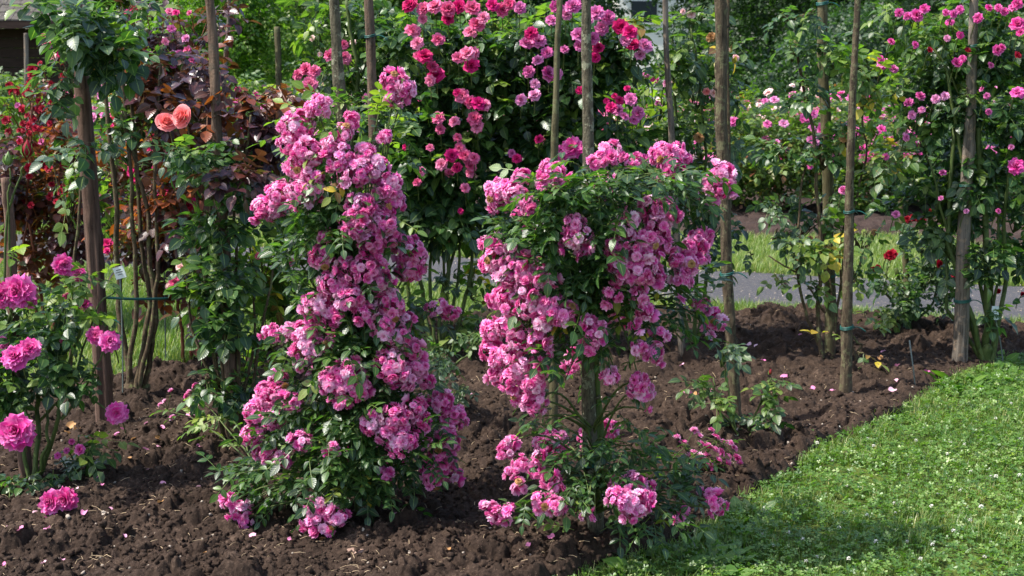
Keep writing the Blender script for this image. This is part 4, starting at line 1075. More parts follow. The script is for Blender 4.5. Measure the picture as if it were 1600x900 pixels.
# a dark knobbly trunk for the right rambler is its stake; loose truss sprays lying right of it
def spray(name, label, root, tips, blooms, kind, mat, r, leafmat, leafn=10, leafsize=.08, tpls=LEAF_FINE, cane='cane', cat='rose shoot', group=None, cane_r=.004):
    t = thing(name, root, label, cat, group); c = Buf(); f = Buf()
    root = np.array(root)
    for tip in tips:
        tip = np.array(tip); cp = wobble(bez(root, (root + tip) / 2 + [0, 0, .12 * np.linalg.norm(tip - root)], tip, 12), .006)
        tube(c, cp, np.linspace(cane_r, .0018, 12), 5)
        idx = rg.integers(3, 12, leafn); leaves(f, tpls, cp[idx] + rg.normal(0, .012, (leafn, 3)), leafsize, root, 0, .35, .45)
    for q in blooms:
        q = np.array(q); d = q - root; d[2] = abs(d[2]) * .5 + .3; d[1] -= .25
        tip = min(tips, key=lambda z: np.linalg.norm(np.array(z) - q))
        tube(c, bez(tip, (np.array(tip) + q) / 2 + [0, 0, .01], q, 5), .0015, 4)
        bloom(t, kind, mat, q, r * random.uniform(.85, 1.2), d + rg.normal(0, .25, 3) * .3)
    put(c, 'cane', M[cane], t); put(f, 'foliage', M[leafmat], t)
    return t
Yr = GS(1100, 745)[1]
bl = [(1058, 683), (1068, 690), (1085, 672), (1092, 682), (1078, 712), (1092, 715), (1097, 692), (1112, 672), (1120, 682), (1133, 690), (1142, 692), (1148, 700), (1118, 702), (1128, 705), (1140, 712), (1152, 715), (1122, 720), (1135, 725), (1110, 728), (1086, 706), (1155, 722), (1104, 700), (1105, 712)]
spray('rambler_shoot', 'loose arching pink truss low over the soil, right of the right rambler', GS(1000, 790), [at(1070, 700, Yr), at(1120, 690, Yr), at(1110, 715, Yr)],
      [at(x, y, Yr + random.uniform(-.04, .04)) for x, y in bl], 'pompon', 'petal_rambler', .021, 'leaf_rambler', 9)
Yr = GS(330, 690)[1]
bl = [(268, 612), (258, 628), (250, 632), (291, 618), (305, 602), (312, 600), (269, 652), (295, 612)]
spray('rambler_shoot', 'small sprig of pink buds arching over the soil, left of the peeling stake foot', GS(400, 735), [at(300, 615, Yr), at(262, 640, Yr), at(350, 640, Yr)],
      [at(x, y, Yr) for x, y in bl], 'pompon', 'petal_rambler', .016, 'leaf_young', 8, .09)

# ------------------------------------------------------------------ other roses
def rose(label, base, zones, blooms, stems, Y=None, leafsize=.17, name='rose_bush', tpls=LEAF_BIG, thick=.010, mats=None, group=None, jit=.45, cane='cane', buds=(), cat='rose bush', up=-.25, ctrY=None):
    """zones: (px, py, rx, ry, n, leafmat, dY); blooms: (px, py, r_px, kind, mat, dY); stems: list of px polylines foot first"""
    f = GS(*base); Y0 = f[1] if Y is None else Y; K = ppm(Y0)
    f = np.array([f[0], Y0, 0.02]) if Y is not None else f
    t = thing(name, f, label, cat, group)
    by = {}
    c = Buf()
    leafsize = leafsize * .80
    for z in zones:
        px, py, rx, ry, n, mt, dY = z
        n = int(n * 1.45)
        p = at(px, py, Y0 + dY); dep = max(.12, min(rx, 60) / K * .7)
        k = max(1, n // 7); q = np.stack([rg.uniform(-1, 1, k), rg.uniform(-1, 1, k), rg.uniform(-1, 1, k)], -1)
        q = q[rg.integers(0, k, n)] * .85 + rg.normal(0, .2, (n, 3))
        pts = p + q * np.array([rx / K, dep, ry / K])
        leaves(by.setdefault(mt, Buf()), tpls, pts, leafsize, (p[0], Y0 + .3), up, jit, .45)
        for s_ in pts[::max(1, n // 8)]:
            rt = p + np.array([0, .05, -ry / K * .9]); tube(c, wobble(bez(rt, (rt + s_) / 2, s_, 6), .01), np.linspace(.004, .002, 6), 4)
    for b_ in blooms:
        px, py, r, kind, mat, dY = b_
        q = at(px, py, Y0 + dY); rr_ = r / K
        d = np.array([random.uniform(-.6, .6), -1, random.uniform(.1, .9)])
        tube(c, bez(q + [0, .10, -.10], q + [0, .07, -.03], q, 5), .0026, 5)
        bloom(t, kind, mat, q, rr_, d)
    for s_ in stems:
        w = s_[0]; pts = [at(x, y, Y0 + random.uniform(-.04, .04)) for x, y in s_[1:]]
        pts[0][2] = max(-.02, min(pts[0][2], .3))
        P = []
        for a_, b2 in zip(pts[:-1], pts[1:]): P += [a_ + (b2 - a_) * k / 8 for k in range(8)]
        P.append(pts[-1]); P = wobble(np.array(P), .008)
        tube(c, P, np.linspace(w / 2 / K, w / 2 / K * .55, len(P)), 7)
    for (px, py, r, mat) in buds:
        q = at(px, py, Y0 - .02)
        bb = Buf(); zz = np.linspace(0, 1, 7); rad = np.array([.15, .8, 1, .9, .65, .35, .05]) * r / K
        tube(bb, np.stack([q[0] + zz * .004, np.full(7, q[1]), q[2] + (zz - .3) * r / K * 3.2], -1), rad, 8, (.3, .8, .5))
        bo = put(bb, 'bud', M[mat], t, q)
        sb = Buf()
        for k in range(5):
            a = k * 1.257; d = np.array([math.cos(a), math.sin(a), 0]) * r / K * 1.03; s2 = np.array([-d[1], d[0], 0]) * .7; h = r / K
            sb.add([q + d * .5 - [0, 0, h * .9], q + d - s2 * .7, q + d * .85 + [0, 0, h * 1.6], q + d + s2 * .7], [(0, 1, 2, 3)])
        put(sb, 'sepal', M['sepal'], bo, q)
    put(c, 'cane', M[cane], t)
    for mt, bf in by.items(): put(bf, 'foliage', M[mt], t)
    return t

# magenta rose at the left edge (on the short brown stake)
cb, mg = 'cabbage', 'petal_magenta'
rose('magenta rose with big ruffled blooms on the short stake at the left edge', (45, 752),
     [(50, 500, 45, 40, 26, 'leaf_climber', 0), (30, 590, 45, 50, 40, 'leaf_climber', .05), (95, 520, 40, 40, 30, 'leaf_climber', 0), (90, 580, 35, 30, 22, 'leaf_climber', 0), (20, 620, 30, 30, 14, 'leaf_climber', 0), (30, 745, 44, 22, 20, 'leaf_climber', -.1), (112, 738, 22, 20, 8, 'leaf_climber', 0),
      (120, 690, 20, 18, 9, 'leaf_mid', 0), (145, 590, 16, 20, 6, 'leaf_climber', 0), (110, 450, 30, 20, 12, 'leaf_mid', 0), (150, 500, 16, 14, 5, 'leaf_mid', 0), (-10, 500, 20, 60, 12, 'leaf_climber', 0), (12, 395, 14, 8, 2, 'leaf_young', -.1)],
     [(28, 455, 30, cb, mg, -.12), (2, 462, 24, cb, mg, -.14), (48, 470, 14, cb, mg, -.1), (100, 415, 20, cb, mg, 0), (122, 428, 14, cb, mg, 0), (132, 478, 13, cb, mg, 0), (116, 458, 7, cb, mg, 0), (103, 462, 6, cb, mg, 0), (150, 525, 16, cb, mg, -.1), (172, 534, 19, cb, mg, -.15),
      (24, 558, 23, cb, mg, -.3), (46, 545, 19, cb, mg, -.28), (2, 535, 12, cb, mg, -.1), (105, 532, 12, cb, mg, 0), (8, 570, 10, cb, mg, 0), (25, 675, 31, cb, mg, -.3), (183, 646, 20, cb, mg, -.1), (80, 784, 22, cb, mg, -.45), (103, 780, 20, cb, mg, -.45), (125, 702, 11, 'rosette', mg, -.05), (104, 704, 6, 'rosette', mg, 0), (112, 690, 6, 'rosette', mg, 0), (90, 712, 7, 'rosette', mg, 0), (132, 712, 8, 'rosette', mg, 0)],
     [(9, (52, 750), (60, 640), (70, 560), (100, 480)), (8, (60, 745), (90, 660), (96, 600), (130, 500)), (7, (45, 745), (20, 640), (10, 520), (20, 460)), (7, (58, 742), (76, 690), (72, 620)), (5, (60, 660), (120, 600), (180, 648)), (5, (95, 640), (140, 590), (168, 540)), (5, (-20, 480), (15, 330), (38, 262)), (4, (5, 360), (12, 300), (13, 262)),
      (4, (90, 500), (150, 480), (185, 452))],
     leafsize=.13, thick=.01, buds=[(42, 238, 9, 'petal_red'), (12, 252, 7, 'sepal')], cane='cane')

# climber over the brown split post
LD = 'leaf_climber'
rose('dark green climbing rose topping the thick brown split post', (205, 612),
     [(130, 30, 50, 36, 46, LD, -.8), (160, 90, 40, 32, 34, LD, -.8), (106, 110, 26, 40, 12, 'leaf_grey', -.85), (135, 50, 45, 30, 18, 'leaf_grey', -.9), (125, 215, 12, 24, 5, LD, -.9), (180, 170, 40, 50, 22, LD, .1), (100, 220, 10, 20, 3, 'leaf_grey', -.2), (185, 15, 40, 24, 14, LD, 0), (175, 240, 40, 50, 16, LD, .2), (230, 120, 50, 60, 12, LD, .3), (240, 250, 50, 70, 16, LD, .35), (190, 350, 60, 60, 16, LD, .9), (260, 370, 50, 60, 12, LD, .9), (100, 300, 40, 60, 20, 'leaf_mid', .5)],
     [(75, 68, 11, 'rosette', 'petal_pink', -.3), (68, 58, 8, 'rosette', 'petal_pink', -.3), (82, 90, 10, 'rosette', 'petal_blush', -.2), (93, 85, 6, 'single', 'petal_deep', -.2)],
     [(11, (205, 610), (185, 480), (180, 300), (160, 100)), (9, (200, 612), (215, 470), (205, 300), (190, 80)), (9, (212, 612), (235, 480), (215, 300), (200, 60)), (10, (222, 615), (245, 500), (230, 330), (190, 180)), (8, (215, 612), (250, 430), (240, 300), (250, 100)), (30, (205, 630), (204, 592)), (24, (222, 635), (228, 600)), (7, (112, 640), (118, 400), (130, 220))],
     leafsize=.17, cane='cane_brown')

# bronze and purple leaved crimson roses
BZ, PU = 'leaf_bronze', 'leaf_purple'
rose('bronze-leaved shrub rose with crimson flower spikes, left of the brown split post', (75, 560),
     [(60, 330, 60, 40, 90, BZ, .2), (100, 300, 60, 50, 80, PU, .2), (95, 160, 40, 60, 26, PU, .3), (40, 280, 50, 50, 50, PU, .2), (50, 250, 45, 50, 50, PU, .0), (120, 260, 30, 60, 40, BZ, .0), (80, 380, 50, 30, 36, BZ, .1), (110, 230, 40, 50, 26, BZ, .4), (120, 370, 30, 40, 24, PU, 0), (40, 180, 40, 60, 22, 'leaf_far', .8), (20, 300, 30, 50, 24, BZ, .3), (95, 190, 30, 30, 12, BZ, .2), (70, 420, 60, 16, 10, BZ, 0)],
     [(x + random.uniform(-4, 4), y + random.uniform(-3, 3), random.uniform(5, 9), 'single', 'petal_red', random.uniform(-.3, .1)) for x, y in [(random.gauss(60, 28), random.uniform(120, 330)) for _ in range(26)] +
      [(52, 118), (48, 130), (54, 145), (40, 150), (58, 160), (50, 172), (42, 180), (55, 185), (35, 195), (48, 198), (62, 172), (70, 168), (40, 140), (56, 130), (38, 168), (45, 210), (60, 200), (75, 195), (30, 205), (50, 110), (60, 100), (85, 290), (92, 300), (100, 295), (75, 305), (88, 312), (60, 240), (28, 222), (102, 120), (98, 98), (110, 305), (12, 250)]] +
     [(65, 222, 7, 'single', 'petal_lilac', 0), (30, 218, 7, 'single', 'petal_lilac', .3), (28, 165, 6, 'single', 'petal_lilac', .3), (90, 240, 6, 'single', 'petal_lilac', .3)],
     [(6, (75, 560), (60, 430), (40, 330), (50, 160)), (6, (80, 560), (110, 430), (90, 320), (100, 200)), (5, (70, 560), (30, 420), (50, 300))], Y=8.6, leafsize=.17, cane='cane_red')
rose('bronze-leaved crimson rose filling the gap right of the brown split post', (290, 575),
     [(240, 60, 60, 50, 70, PU, -.2), (290, 110, 50, 40, 50, BZ, -.1), (270, 230, 60, 40, 70, BZ, 0), (230, 330, 60, 40, 40, BZ, .1), (220, 200, 40, 60, 30, PU, 0), (300, 280, 50, 40, 40, PU, .2), (255, 300, 40, 40, 30, BZ, .1), (300, 40, 40, 40, 26, PU, .2), (240, 150, 40, 40, 26, PU, .2), (260, 390, 50, 30, 34, PU, 0), (300, 370, 40, 30, 26, BZ, 0), (310, 160, 30, 50, 30, BZ, .1), (280, 430, 40, 20, 12, PU, 0), (300, 490, 40, 30, 14, PU, -.2), (220, 80, 40, 50, 26, BZ, .3), (255, 250, 50, 60, 24, PU, .5), (210, 270, 40, 60, 30, BZ, -.1), (235, 170, 40, 50, 34, PU, -.7), (270, 110, 40, 40, 26, PU, -.7), (250, 320, 44, 40, 26, BZ, -.7), (285, 250, 30, 40, 22, BZ, -.75), (215, 110, 30, 40, 18, BZ, -.7), (300, 340, 30, 30, 16, PU, -.8), (225, 420, 40, 40, 16, BZ, .1)],
     [(x, y, random.uniform(6, 11), 'single', 'petal_deep' if i % 3 else 'petal_red', random.uniform(-.6, -.35)) for i, (x, y) in enumerate([(240, 110), (252, 120), (236, 132), (262, 128), (248, 135), (200, 20), (210, 14), (245, 262), (255, 300), (262, 308), (250, 310), (292, 305), (285, 300), (205, 270), (212, 280), (175, 190), (180, 180), (173, 200), (195, 195), (168, 380), (167, 392), (295, 322), (300, 315), (280, 363), (240, 215), (236, 232), (198, 260), (265, 95), (275, 20)])] +
     [(x, y, random.uniform(5, 8), 'single', 'petal_lilac' if i % 2 else 'petal_pink', -.4) for i, (x, y) in enumerate([(265, 18), (268, 45), (258, 65), (280, 82), (293, 78), (270, 102), (300, 95), (213, 80), (296, 20), (290, 60), (305, 120), (270, 85)])] +
     [(283, 418, 8, 'tea', 'petal_blush', -.3), (272, 440, 9, 'tea', 'petal_pink', -.3), (265, 448, 7, 'tea', 'petal_blush', -.3)],
     [(7, (300, 600), (300, 480), (270, 350), (245, 200), (260, 60)), (6, (310, 600), (330, 520), (280, 420), (240, 260)), (6, (290, 590), (280, 480), (290, 330), (300, 120)), (6, (235, 590), (240, 440), (220, 320), (215, 120)), (6, (325, 600), (310, 470), (320, 300))], Y=7.6, leafsize=.17, cane='cane_red')

# salmon rose on the peeling stake
SA = 'petal_salmon'
rose('rose with two large salmon-pink blooms and plum leaves on the peeling stake', (350, 690),
     [(300, 235, 30, 25, 20, LD, -.2), (275, 225, 12, 14, 5, LD, -.25), (330, 250, 40, 30, 34, LD, 0), (340, 330, 36, 40, 44, LD, 0), (350, 420, 30, 40, 40, LD, 0), (345, 500, 28, 50, 36, LD, 0), (370, 560, 30, 50, 26, LD, .1), (395, 190, 50, 30, 44, PU, .1), (355, 270, 36, 16, 16, PU, -.25), (400, 140, 40, 20, 18, BZ, .1), (420, 220, 40, 40, 34, PU, .2),
      (380, 300, 40, 60, 34, LD, .2), (305, 170, 40, 24, 10, BZ, .1), (300, 90, 30, 20, 6, PU, .1), (400, 400, 40, 60, 40, 'leaf_yellowing', .4), (440, 440, 40, 60, 44, LD, .5), (420, 510, 40, 50, 30, 'leaf_mid', .5), (320, 400, 20, 60, 16, LD, .1), (330, 560, 14, 40, 8, LD, 0), (400, 610, 30, 30, 12, 'leaf_mid', .2), (440, 350, 30, 30, 16, LD, .4)],
     [(260, 193, 17, 'tea', SA, -.3), (287, 182, 18, 'tea', SA, -.35), (456, 411, 8, 'tea', 'petal_pink', .2), (404, 400, 6, 'tea', 'petal_pink', .3), (372, 140, 7, 'single', 'petal_deep', .5), (365, 125, 5, 'single', 'petal_pink', .5), (412, 168, 6, 'single', 'petal_lilac', .4), (392, 160, 7, 'single', 'petal_lilac', .4), (430, 240, 6, 'single', 'petal_deep', .2)],
     [(9, (362, 690), (345, 560), (350, 400), (335, 200)), (8, (350, 690), (340, 600), (320, 450), (330, 300)), (7, (375, 690), (372, 520), (365, 350), (390, 180)), (6, (340, 610), (300, 520), (290, 440)), (5, (335, 330), (300, 250), (275, 200)), (6, (380, 690), (410, 520), (430, 400)), (6, (375, 690), (392, 560), (400, 420))],
     leafsize=.15, cane='cane_brown')

# pink rose behind the left rambler, round the stake pair
PK = 'petal_pink'; RO = 'rosette'
rose('mid-green climbing rose with soft pink blooms behind the top of the left rambler', (560, 545),
     [(510, 60, 50, 50, 16, 'leaf_mid', .3), (560, 60, 40, 60, 50, LD, .2), (590, 130, 40, 60, 46, LD, .1), (540, 140, 40, 30, 22, 'leaf_mid', .2), (600, 40, 40, 40, 36, LD, .3), (590, 200, 40, 50, 36, LD, .2), (500, 110, 24, 20, 8, 'leaf_grey', 0), (550, 20, 50, 30, 26, 'leaf_mid', .3), (560, 260, 60, 60, 40, LD, .4), (450, 160, 40, 30, 10, 'leaf_mid', .4), (530, 350, 60, 70, 34, LD, .5), (570, 430, 40, 50, 10, LD, .5)],
     [(478, 108, 12, RO, PK, -.1), (491, 112, 12, RO, PK, -.12), (466, 117, 11, RO, PK, -.08), (485, 131, 14, RO, PK, -.14), (515, 87, 12, RO, PK, -.05), (538, 91, 13, RO, PK, -.05), (537, 70, 9, RO, PK, 0), (552, 66, 6, RO, 'petal_blush', 0), (500, 85, 5, 'single', 'petal_blush', .2), (488, 60, 6, 'single', 'petal_blush', .2)],
     [(10, (560, 545), (550, 300), (560, 120), (540, 0)), (8, (565, 545), (575, 300), (590, 100)), (5, (560, 400), (520, 200), (490, 125)), (5, (565, 300), (560, 150), (540, 95))], Y=7.7, leafsize=.16)

# the two big climbers in the middle
LI, DP = 'petal_lilac', 'petal_deep'
e1 = [(640, 8, 14), (662, 14, 13), (680, 10, 14), (700, 14, 15), (718, 10, 13), (738, 12, 14), (745, 38, 14), (735, 50, 12), (700, 30, 11), (755, 28, 12), (645, 48, 14), (652, 68, 12), (664, 88, 14), (676, 104, 11), (653, 88, 10), (685, 62, 12), (682, 118, 15), (672, 126, 10), (716, 90, 11), (730, 83, 13), (736, 103, 15), (740, 84, 12), (722, 150, 13), (736, 160, 12),
      (748, 162, 13), (758, 165, 11), (742, 185, 13), (746, 198, 12), (716, 145, 9), (685, 184, 12), (688, 202, 9), (710, 190, 10), (634, 230, 7), (672, 231, 7), (657, 268, 9), (690, 257, 11), (706, 243, 12), (718, 232, 11), (727, 243, 12), (735, 260, 12), (714, 262, 10), (741, 247, 10), (727, 294, 9), (652, 285, 8), (770, 8, 12), (785, 15, 13), (795, 6, 12), (735, 270, 9), (720, 330, 6), (702, 270, 9), (660, 30, 9), (715, 215, 8)]
rose('big dark-leaved climbing rose with rose-pink rosettes, behind the gap between the two ramblers', (700, 560),
     [(680, 60, 70, 50, 80, LD, .1), (740, 130, 60, 50, 80, LD, .1), (660, 160, 50, 50, 70, LD, .05), (700, 230, 60, 50, 90, LD, .05), (640, 240, 36, 40, 40, LD, -.05), (680, 310, 60, 40, 80, LD, 0), (740, 300, 50, 50, 56, LD, .1), (650, 340, 40, 30, 30, LD, 0), (700, 345, 60, 20, 24, LD, 0), (770, 60, 50, 50, 50, LD, .2), (760, 220, 36, 50, 30, LD, .2), (620, 200, 30, 50, 26, LD, 0), (780, 160, 24, 50, 20, 'leaf_yellowing', .2), (760, 340, 30, 50, 30, 'leaf_yellowing', .2), (735, 430, 26, 46, 13, 'leaf_yellowing', .3),
      (700, 140, 90, 120, 60, LD, .3), (640, 40, 40, 40, 26, 'leaf_mid', .2), (620, 290, 40, 40, 22, LD, .3), (720, 510, 30, 30, 12, 'leaf_mid', 0), (690, 420, 16, 30, 5, 'leaf_mid', 0)],
     [(x, y, r, RO, PK if (i % 4) else DP, -.32 + random.uniform(-.05, .08)) for i, (x, y, r) in enumerate(e1)],
     [(8, (680, 560), (660, 470), (655, 400), (640, 300)), (8, (690, 560), (700, 440), (708, 300), (700, 100)), (7, (685, 560), (690, 470), (712, 380), (690, 250)), (9, (692, 560), (640, 470), (630, 380)), (7, (698, 560), (735, 450), (738, 330), (740, 150)), (7, (688, 565), (674, 500), (672, 360), (660, 120)), (6, (700, 560), (720, 400), (720, 300)), (6, (700, 562), (695, 440), (692, 360))],
     leafsize=.19)
e2 = [(812, 12, 12, 0), (862, 32, 11, 0), (870, 10, 12, 0), (895, 10, 15, 0), (885, 22, 11, 0), (932, 20, 14, 0), (950, 28, 14, 0), (940, 44, 12, 0), (970, 42, 15, 1), (985, 50, 14, 1), (988, 70, 12, 1), (978, 64, 11, 0), (1006, 72, 15, 0), (1000, 86, 10, 0), (905, 55, 14, 0), (905, 72, 10, 0), (830, 52, 12, 1), (842, 65, 13, 0), (822, 68, 13, 0), (855, 82, 11, 0), (840, 95, 11, 0), (826, 112, 11, 0), (858, 115, 14, 0), (870, 115, 11, 0),
      (836, 131, 10, 0), (814, 156, 11, 0), (836, 149, 12, 0), (882, 77, 8, 0), (906, 141, 8, 1), (926, 60, 12, 0), (935, 75, 11, 1), (930, 90, 10, 1), (955, 168, 10, 1), (966, 172, 12, 0), (968, 158, 9, 1), (986, 155, 12, 0), (997, 176, 13, 0), (990, 188, 10, 0), (975, 182, 9, 0), (948, 158, 6, 1), (980, 138, 6, 1), (893, 232, 19, 2), (878, 246, 14, 0), (876, 238, 12, 0), (808, 248, 9, 1), (800, 240, 8, 0), (842, 218, 9, 1), (960, 150, 6, 1), (920, 30, 11, 0), (1005, 250, 12, 2), (995, 246, 10, 2)]
mm = [LI, DP, 'petal_magenta']
rose('big dark-leaved climbing rose with lilac-pink blooms, behind the tall stake of the right rambler', (905, 556),
     [(850, 50, 60, 50, 70, LD, .1), (930, 120, 60, 60, 90, LD, .05), (860, 150, 60, 50, 76, LD, .05), (950, 60, 40, 40, 50, LD, .1), (960, 220, 50, 50, 70, LD, .05), (880, 220, 60, 50, 60, LD, .1), (820, 210, 30, 50, 30, LD, .2), (900, 320, 60, 60, 50, LD, .3), (830, 310, 40, 60, 34, LD, .3), (980, 300, 50, 60, 40, LD, .3), (880, 110, 90, 100, 50, LD, .3), (1000, 20, 20, 20, 8, 'leaf_yellowing', .1), (840, 120, 36, 100, 24, 'leaf_mid', .4)],
     [(x, y, r, RO if k < 2 else 'cabbage', mm[k], -.30 + random.uniform(-.05, .08)) for (x, y, r, k) in e2],
     [(11, (905, 556), (900, 400), (910, 200), (940, 60)), (9, (898, 556), (870, 400), (860, 200), (850, 60)), (8, (910, 556), (940, 400), (960, 200))], leafsize=.19)

# roses right of the right rambler
rose('loose greyish-green rose with white blooms on the thin grey pole', (1085, 535),
     [(1075, 60, 50, 50, 34, 'leaf_mid', 0), (1090, 130, 50, 50, 40, 'leaf_grey', .1), (1060, 190, 50, 40, 36, 'leaf_mid', .1), (1100, 220, 50, 40, 34, 'leaf_grey', .1), (1090, 20, 40, 20, 14, 'leaf_grey', 0), (1030, 150, 40, 50, 30, 'leaf_mid', .3), (1150, 50, 24, 20, 6, 'leaf_yellowing', -.2), (1060, 270, 50, 40, 34, 'leaf_yellowing', .1), (1110, 330, 40, 50, 34, 'leaf_climber', .1), (1050, 380, 40, 40, 14, LD, .3), (1100, 390, 26, 36, 8, 'leaf_mid', .1), (1010, 110, 30, 50, 14, 'leaf_bright_tree', .6)],
     [(1067, 18, 6, RO, 'petal_blush', -.1), (1080, 23, 8, RO, 'petal_blush', -.1), (1115, 146, 8, RO, 'petal_blush', -.1), (1104, 143, 7, RO, 'petal_salmon', -.1), (1092, 215, 10, 'cabbage', 'petal_dry', -.1), (1111, 58, 9, 'cabbage', 'petal_dry', -.2), (975, 204, 8, RO, 'petal_blush', 0), (1043, 130, 9, RO, LI, .1), (1022, 125, 9, RO, 'petal_magenta', .3), (1010, 115, 8, RO, LI, .3), (990, 95, 8, RO, LI, .4), (1150, 90, 7, RO, 'petal_blush', .3)],
     [(7, (1085, 535), (1090, 380), (1060, 220), (1050, 60)), (6, (1088, 535), (1110, 380), (1100, 200), (1080, 40)), (6, (1080, 535), (1050, 420), (1060, 280))], leafsize=.16)

rose('thin rose with spotted yellowing leaves tied to the crossing pair of stakes', (1290, 560),
     [(1240, 70, 20, 30, 10, 'leaf_grey', -.1), (1285, 70, 16, 16, 8, LD, -.2), (1240, 20, 30, 16, 10, LD, 0), (1310, 90, 24, 20, 10, 'leaf_bright_tree', -.1), (1270, 130, 20, 40, 14, LD, 0), (1345, 90, 30, 30, 14, 'leaf_yellowing', -.1), (1350, 150, 30, 24, 14, 'leaf_yellowing', 0), (1330, 210, 20, 24, 12, 'leaf_yellowing', -.1), (1370, 250, 30, 30, 18, 'leaf_yellowing', -.1), (1240, 220, 30, 20, 14, LD, 0), (1290, 240, 30, 30, 16, LD, 0),
      (1220, 300, 30, 30, 14, 'leaf_grey', .1), (1300, 300, 30, 20, 10, 'leaf_mid', 0), (1290, 378, 30, 22, 14, 'leaf_yellowing', -.2), (1250, 400, 24, 30, 10, 'leaf_grey', -.1), (1350, 378, 26, 20, 10, 'leaf_yellowing', -.1), (1340, 425, 24, 20, 7, 'leaf_mid', -.1), (1235, 440, 30, 16, 4, 'leaf_mid', 0), (1280, 440, 26, 20, 5, LD, 0), (1210, 365, 36, 12, 8, 'leaf_grey', 0), (1180, 390, 20, 10, 2, 'leaf_grey', 0), (1355, 480, 16, 12, 3, 'leaf_mid', 0), (1305, 515, 8, 8, 2, 'leaf_yellowing', -.3), (1345, 545, 10, 8, 2, 'leaf_yellowing', -.3), (1250, 350, 40, 30, 10, LD, .1)],
     [(1318, 298, 8, 'tea', LI, -.2), (1318, 215, 9, 'cabbage', 'petal_dry', -.1), (1370, 245, 7, 'cabbage', 'petal_dry', 0), (1366, 363, 6, 'cabbage', 'petal_dry', 0), (1266, 373, 6, 'cabbage', 'petal_dry', 0), (1250, 405, 8, 'single', 'petal_dry', -.1), (1380, 100, 11, RO, 'petal_magenta', 0), (1396, 108, 9, RO, LI, 0), (1375, 92, 7, RO, 'petal_magenta', 0)],
     [(8, (1285, 560), (1278, 500), (1283, 400), (1270, 200), (1240, 60)), (6, (1290, 560), (1262, 500), (1240, 380), (1260, 250)), (5, (1330, 580), (1345, 540), (1330, 520)), (4, (1345, 590), (1320, 500), (1312, 380), (1340, 200)), (5, (1300, 560), (1318, 400), (1355, 250), (1345, 130)), (4, (1318, 400), (1350, 390), (1368, 362)), (4, (1312, 380), (1280, 370), (1262, 380)), (4, (1290, 480), (1250, 430), (1200, 400))], leafsize=.15, cane='cane_brown')

r_ = [(1418, 25, 8), (1432, 24, 12), (1444, 14, 9), (1405, 20, 8), (1490, 22, 8), (1500, 15, 8), (1528, 28, 9), (1570, 18, 8), (1583, 12, 8), (1560, 12, 7), (1590, 38, 13), (1595, 50, 9), (1484, 35, 8), (1392, 65, 7), (1495, 98, 10), (1504, 92, 7), (1558, 78, 10), (1566, 74, 7), (1590, 145, 12), (1590, 6, 10), (1587, 260, 15), (1478, 20, 7), (1545, 12, 7), (1500, 55, 7), (1430, 70, 7)]
r2 = [(1477, 150, 8), (1420, 160, 9), (1438, 150, 9), (1462, 155, 8), (1425, 180, 8), (1440, 172, 7), (1400, 335, 8), (1548, 102, 6), (1542, 150, 6), (1545, 175, 6), (1473, 270, 7), (1580, 230, 6), (1560, 330, 5), (1510, 330, 5), (1480, 60, 6), (1470, 310, 5), (1416, 215, 7), (1384, 245, 7)]
rose('tall dense rose with magenta and lilac blooms behind the smooth grey stake', (1550, 560),
     [(1440, 60, 50, 50, 60, 'leaf_mid', .3), (1500, 60, 60, 50, 70, LD, .1), (1570, 80, 50, 50, 60, LD, .1), (1460, 140, 50, 50, 60, LD, .2), (1540, 160, 60, 50, 70, LD, .1), (1590, 200, 40, 50, 40, 'leaf_climber', 0), (1460, 220, 50, 50, 60, 'leaf_climber', .2), (1550, 250, 60, 50, 76, LD, .1), (1450, 290, 50, 40, 50, LD, .2), (1530, 320, 50, 40, 50, LD, .1), (1590, 330, 40, 40, 40, LD, .1), (1570, 385, 40, 24, 18, LD, .1), (1530, 400, 26, 40, 14, LD, 0),
      (1555, 450, 18, 40, 7, LD, 0), (1620, 150, 30, 120, 60, LD, .2), (1490, 380, 30, 30, 16, 'leaf_grey', 0), (1560, 20, 60, 30, 34, 'leaf_mid', .2), (1430, 20, 40, 20, 16, 'leaf_mid', .3), (1500, 190, 90, 130, 60, LD, .5), (1540, 490, 20, 16, 5, LD, -.1)],
     [(x, y, r, RO, 'petal_magenta', -.3 + random.uniform(-.05, .1)) for x, y, r in r_] + [(x, y, r, RO, LI, -.2) for x, y, r in r2] + [(1512, 78, 6, 'single', 'petal_red', -.2), (1453, 78, 6, 'single', 'petal_red', -.2), (1590, 86, 7, 'single', 'petal_red', -.3)],
     [(14, (1540, 575), (1545, 500), (1540, 380), (1530, 200)), (10, (1536, 575), (1520, 500), (1480, 380), (1490, 200)), (9, (1548, 570), (1570, 440), (1575, 250)), (6, (1535, 570), (1500, 440), (1450, 250)), (5, (1545, 560), (1560, 420), (1562, 300), (1480, 100)), (26, (1535, 580), (1545, 540)), (6, (1555, 200), (1480, 110), (1455, 60)), (7, (1532, 560), (1480, 480), (1478, 400))], leafsize=.16)

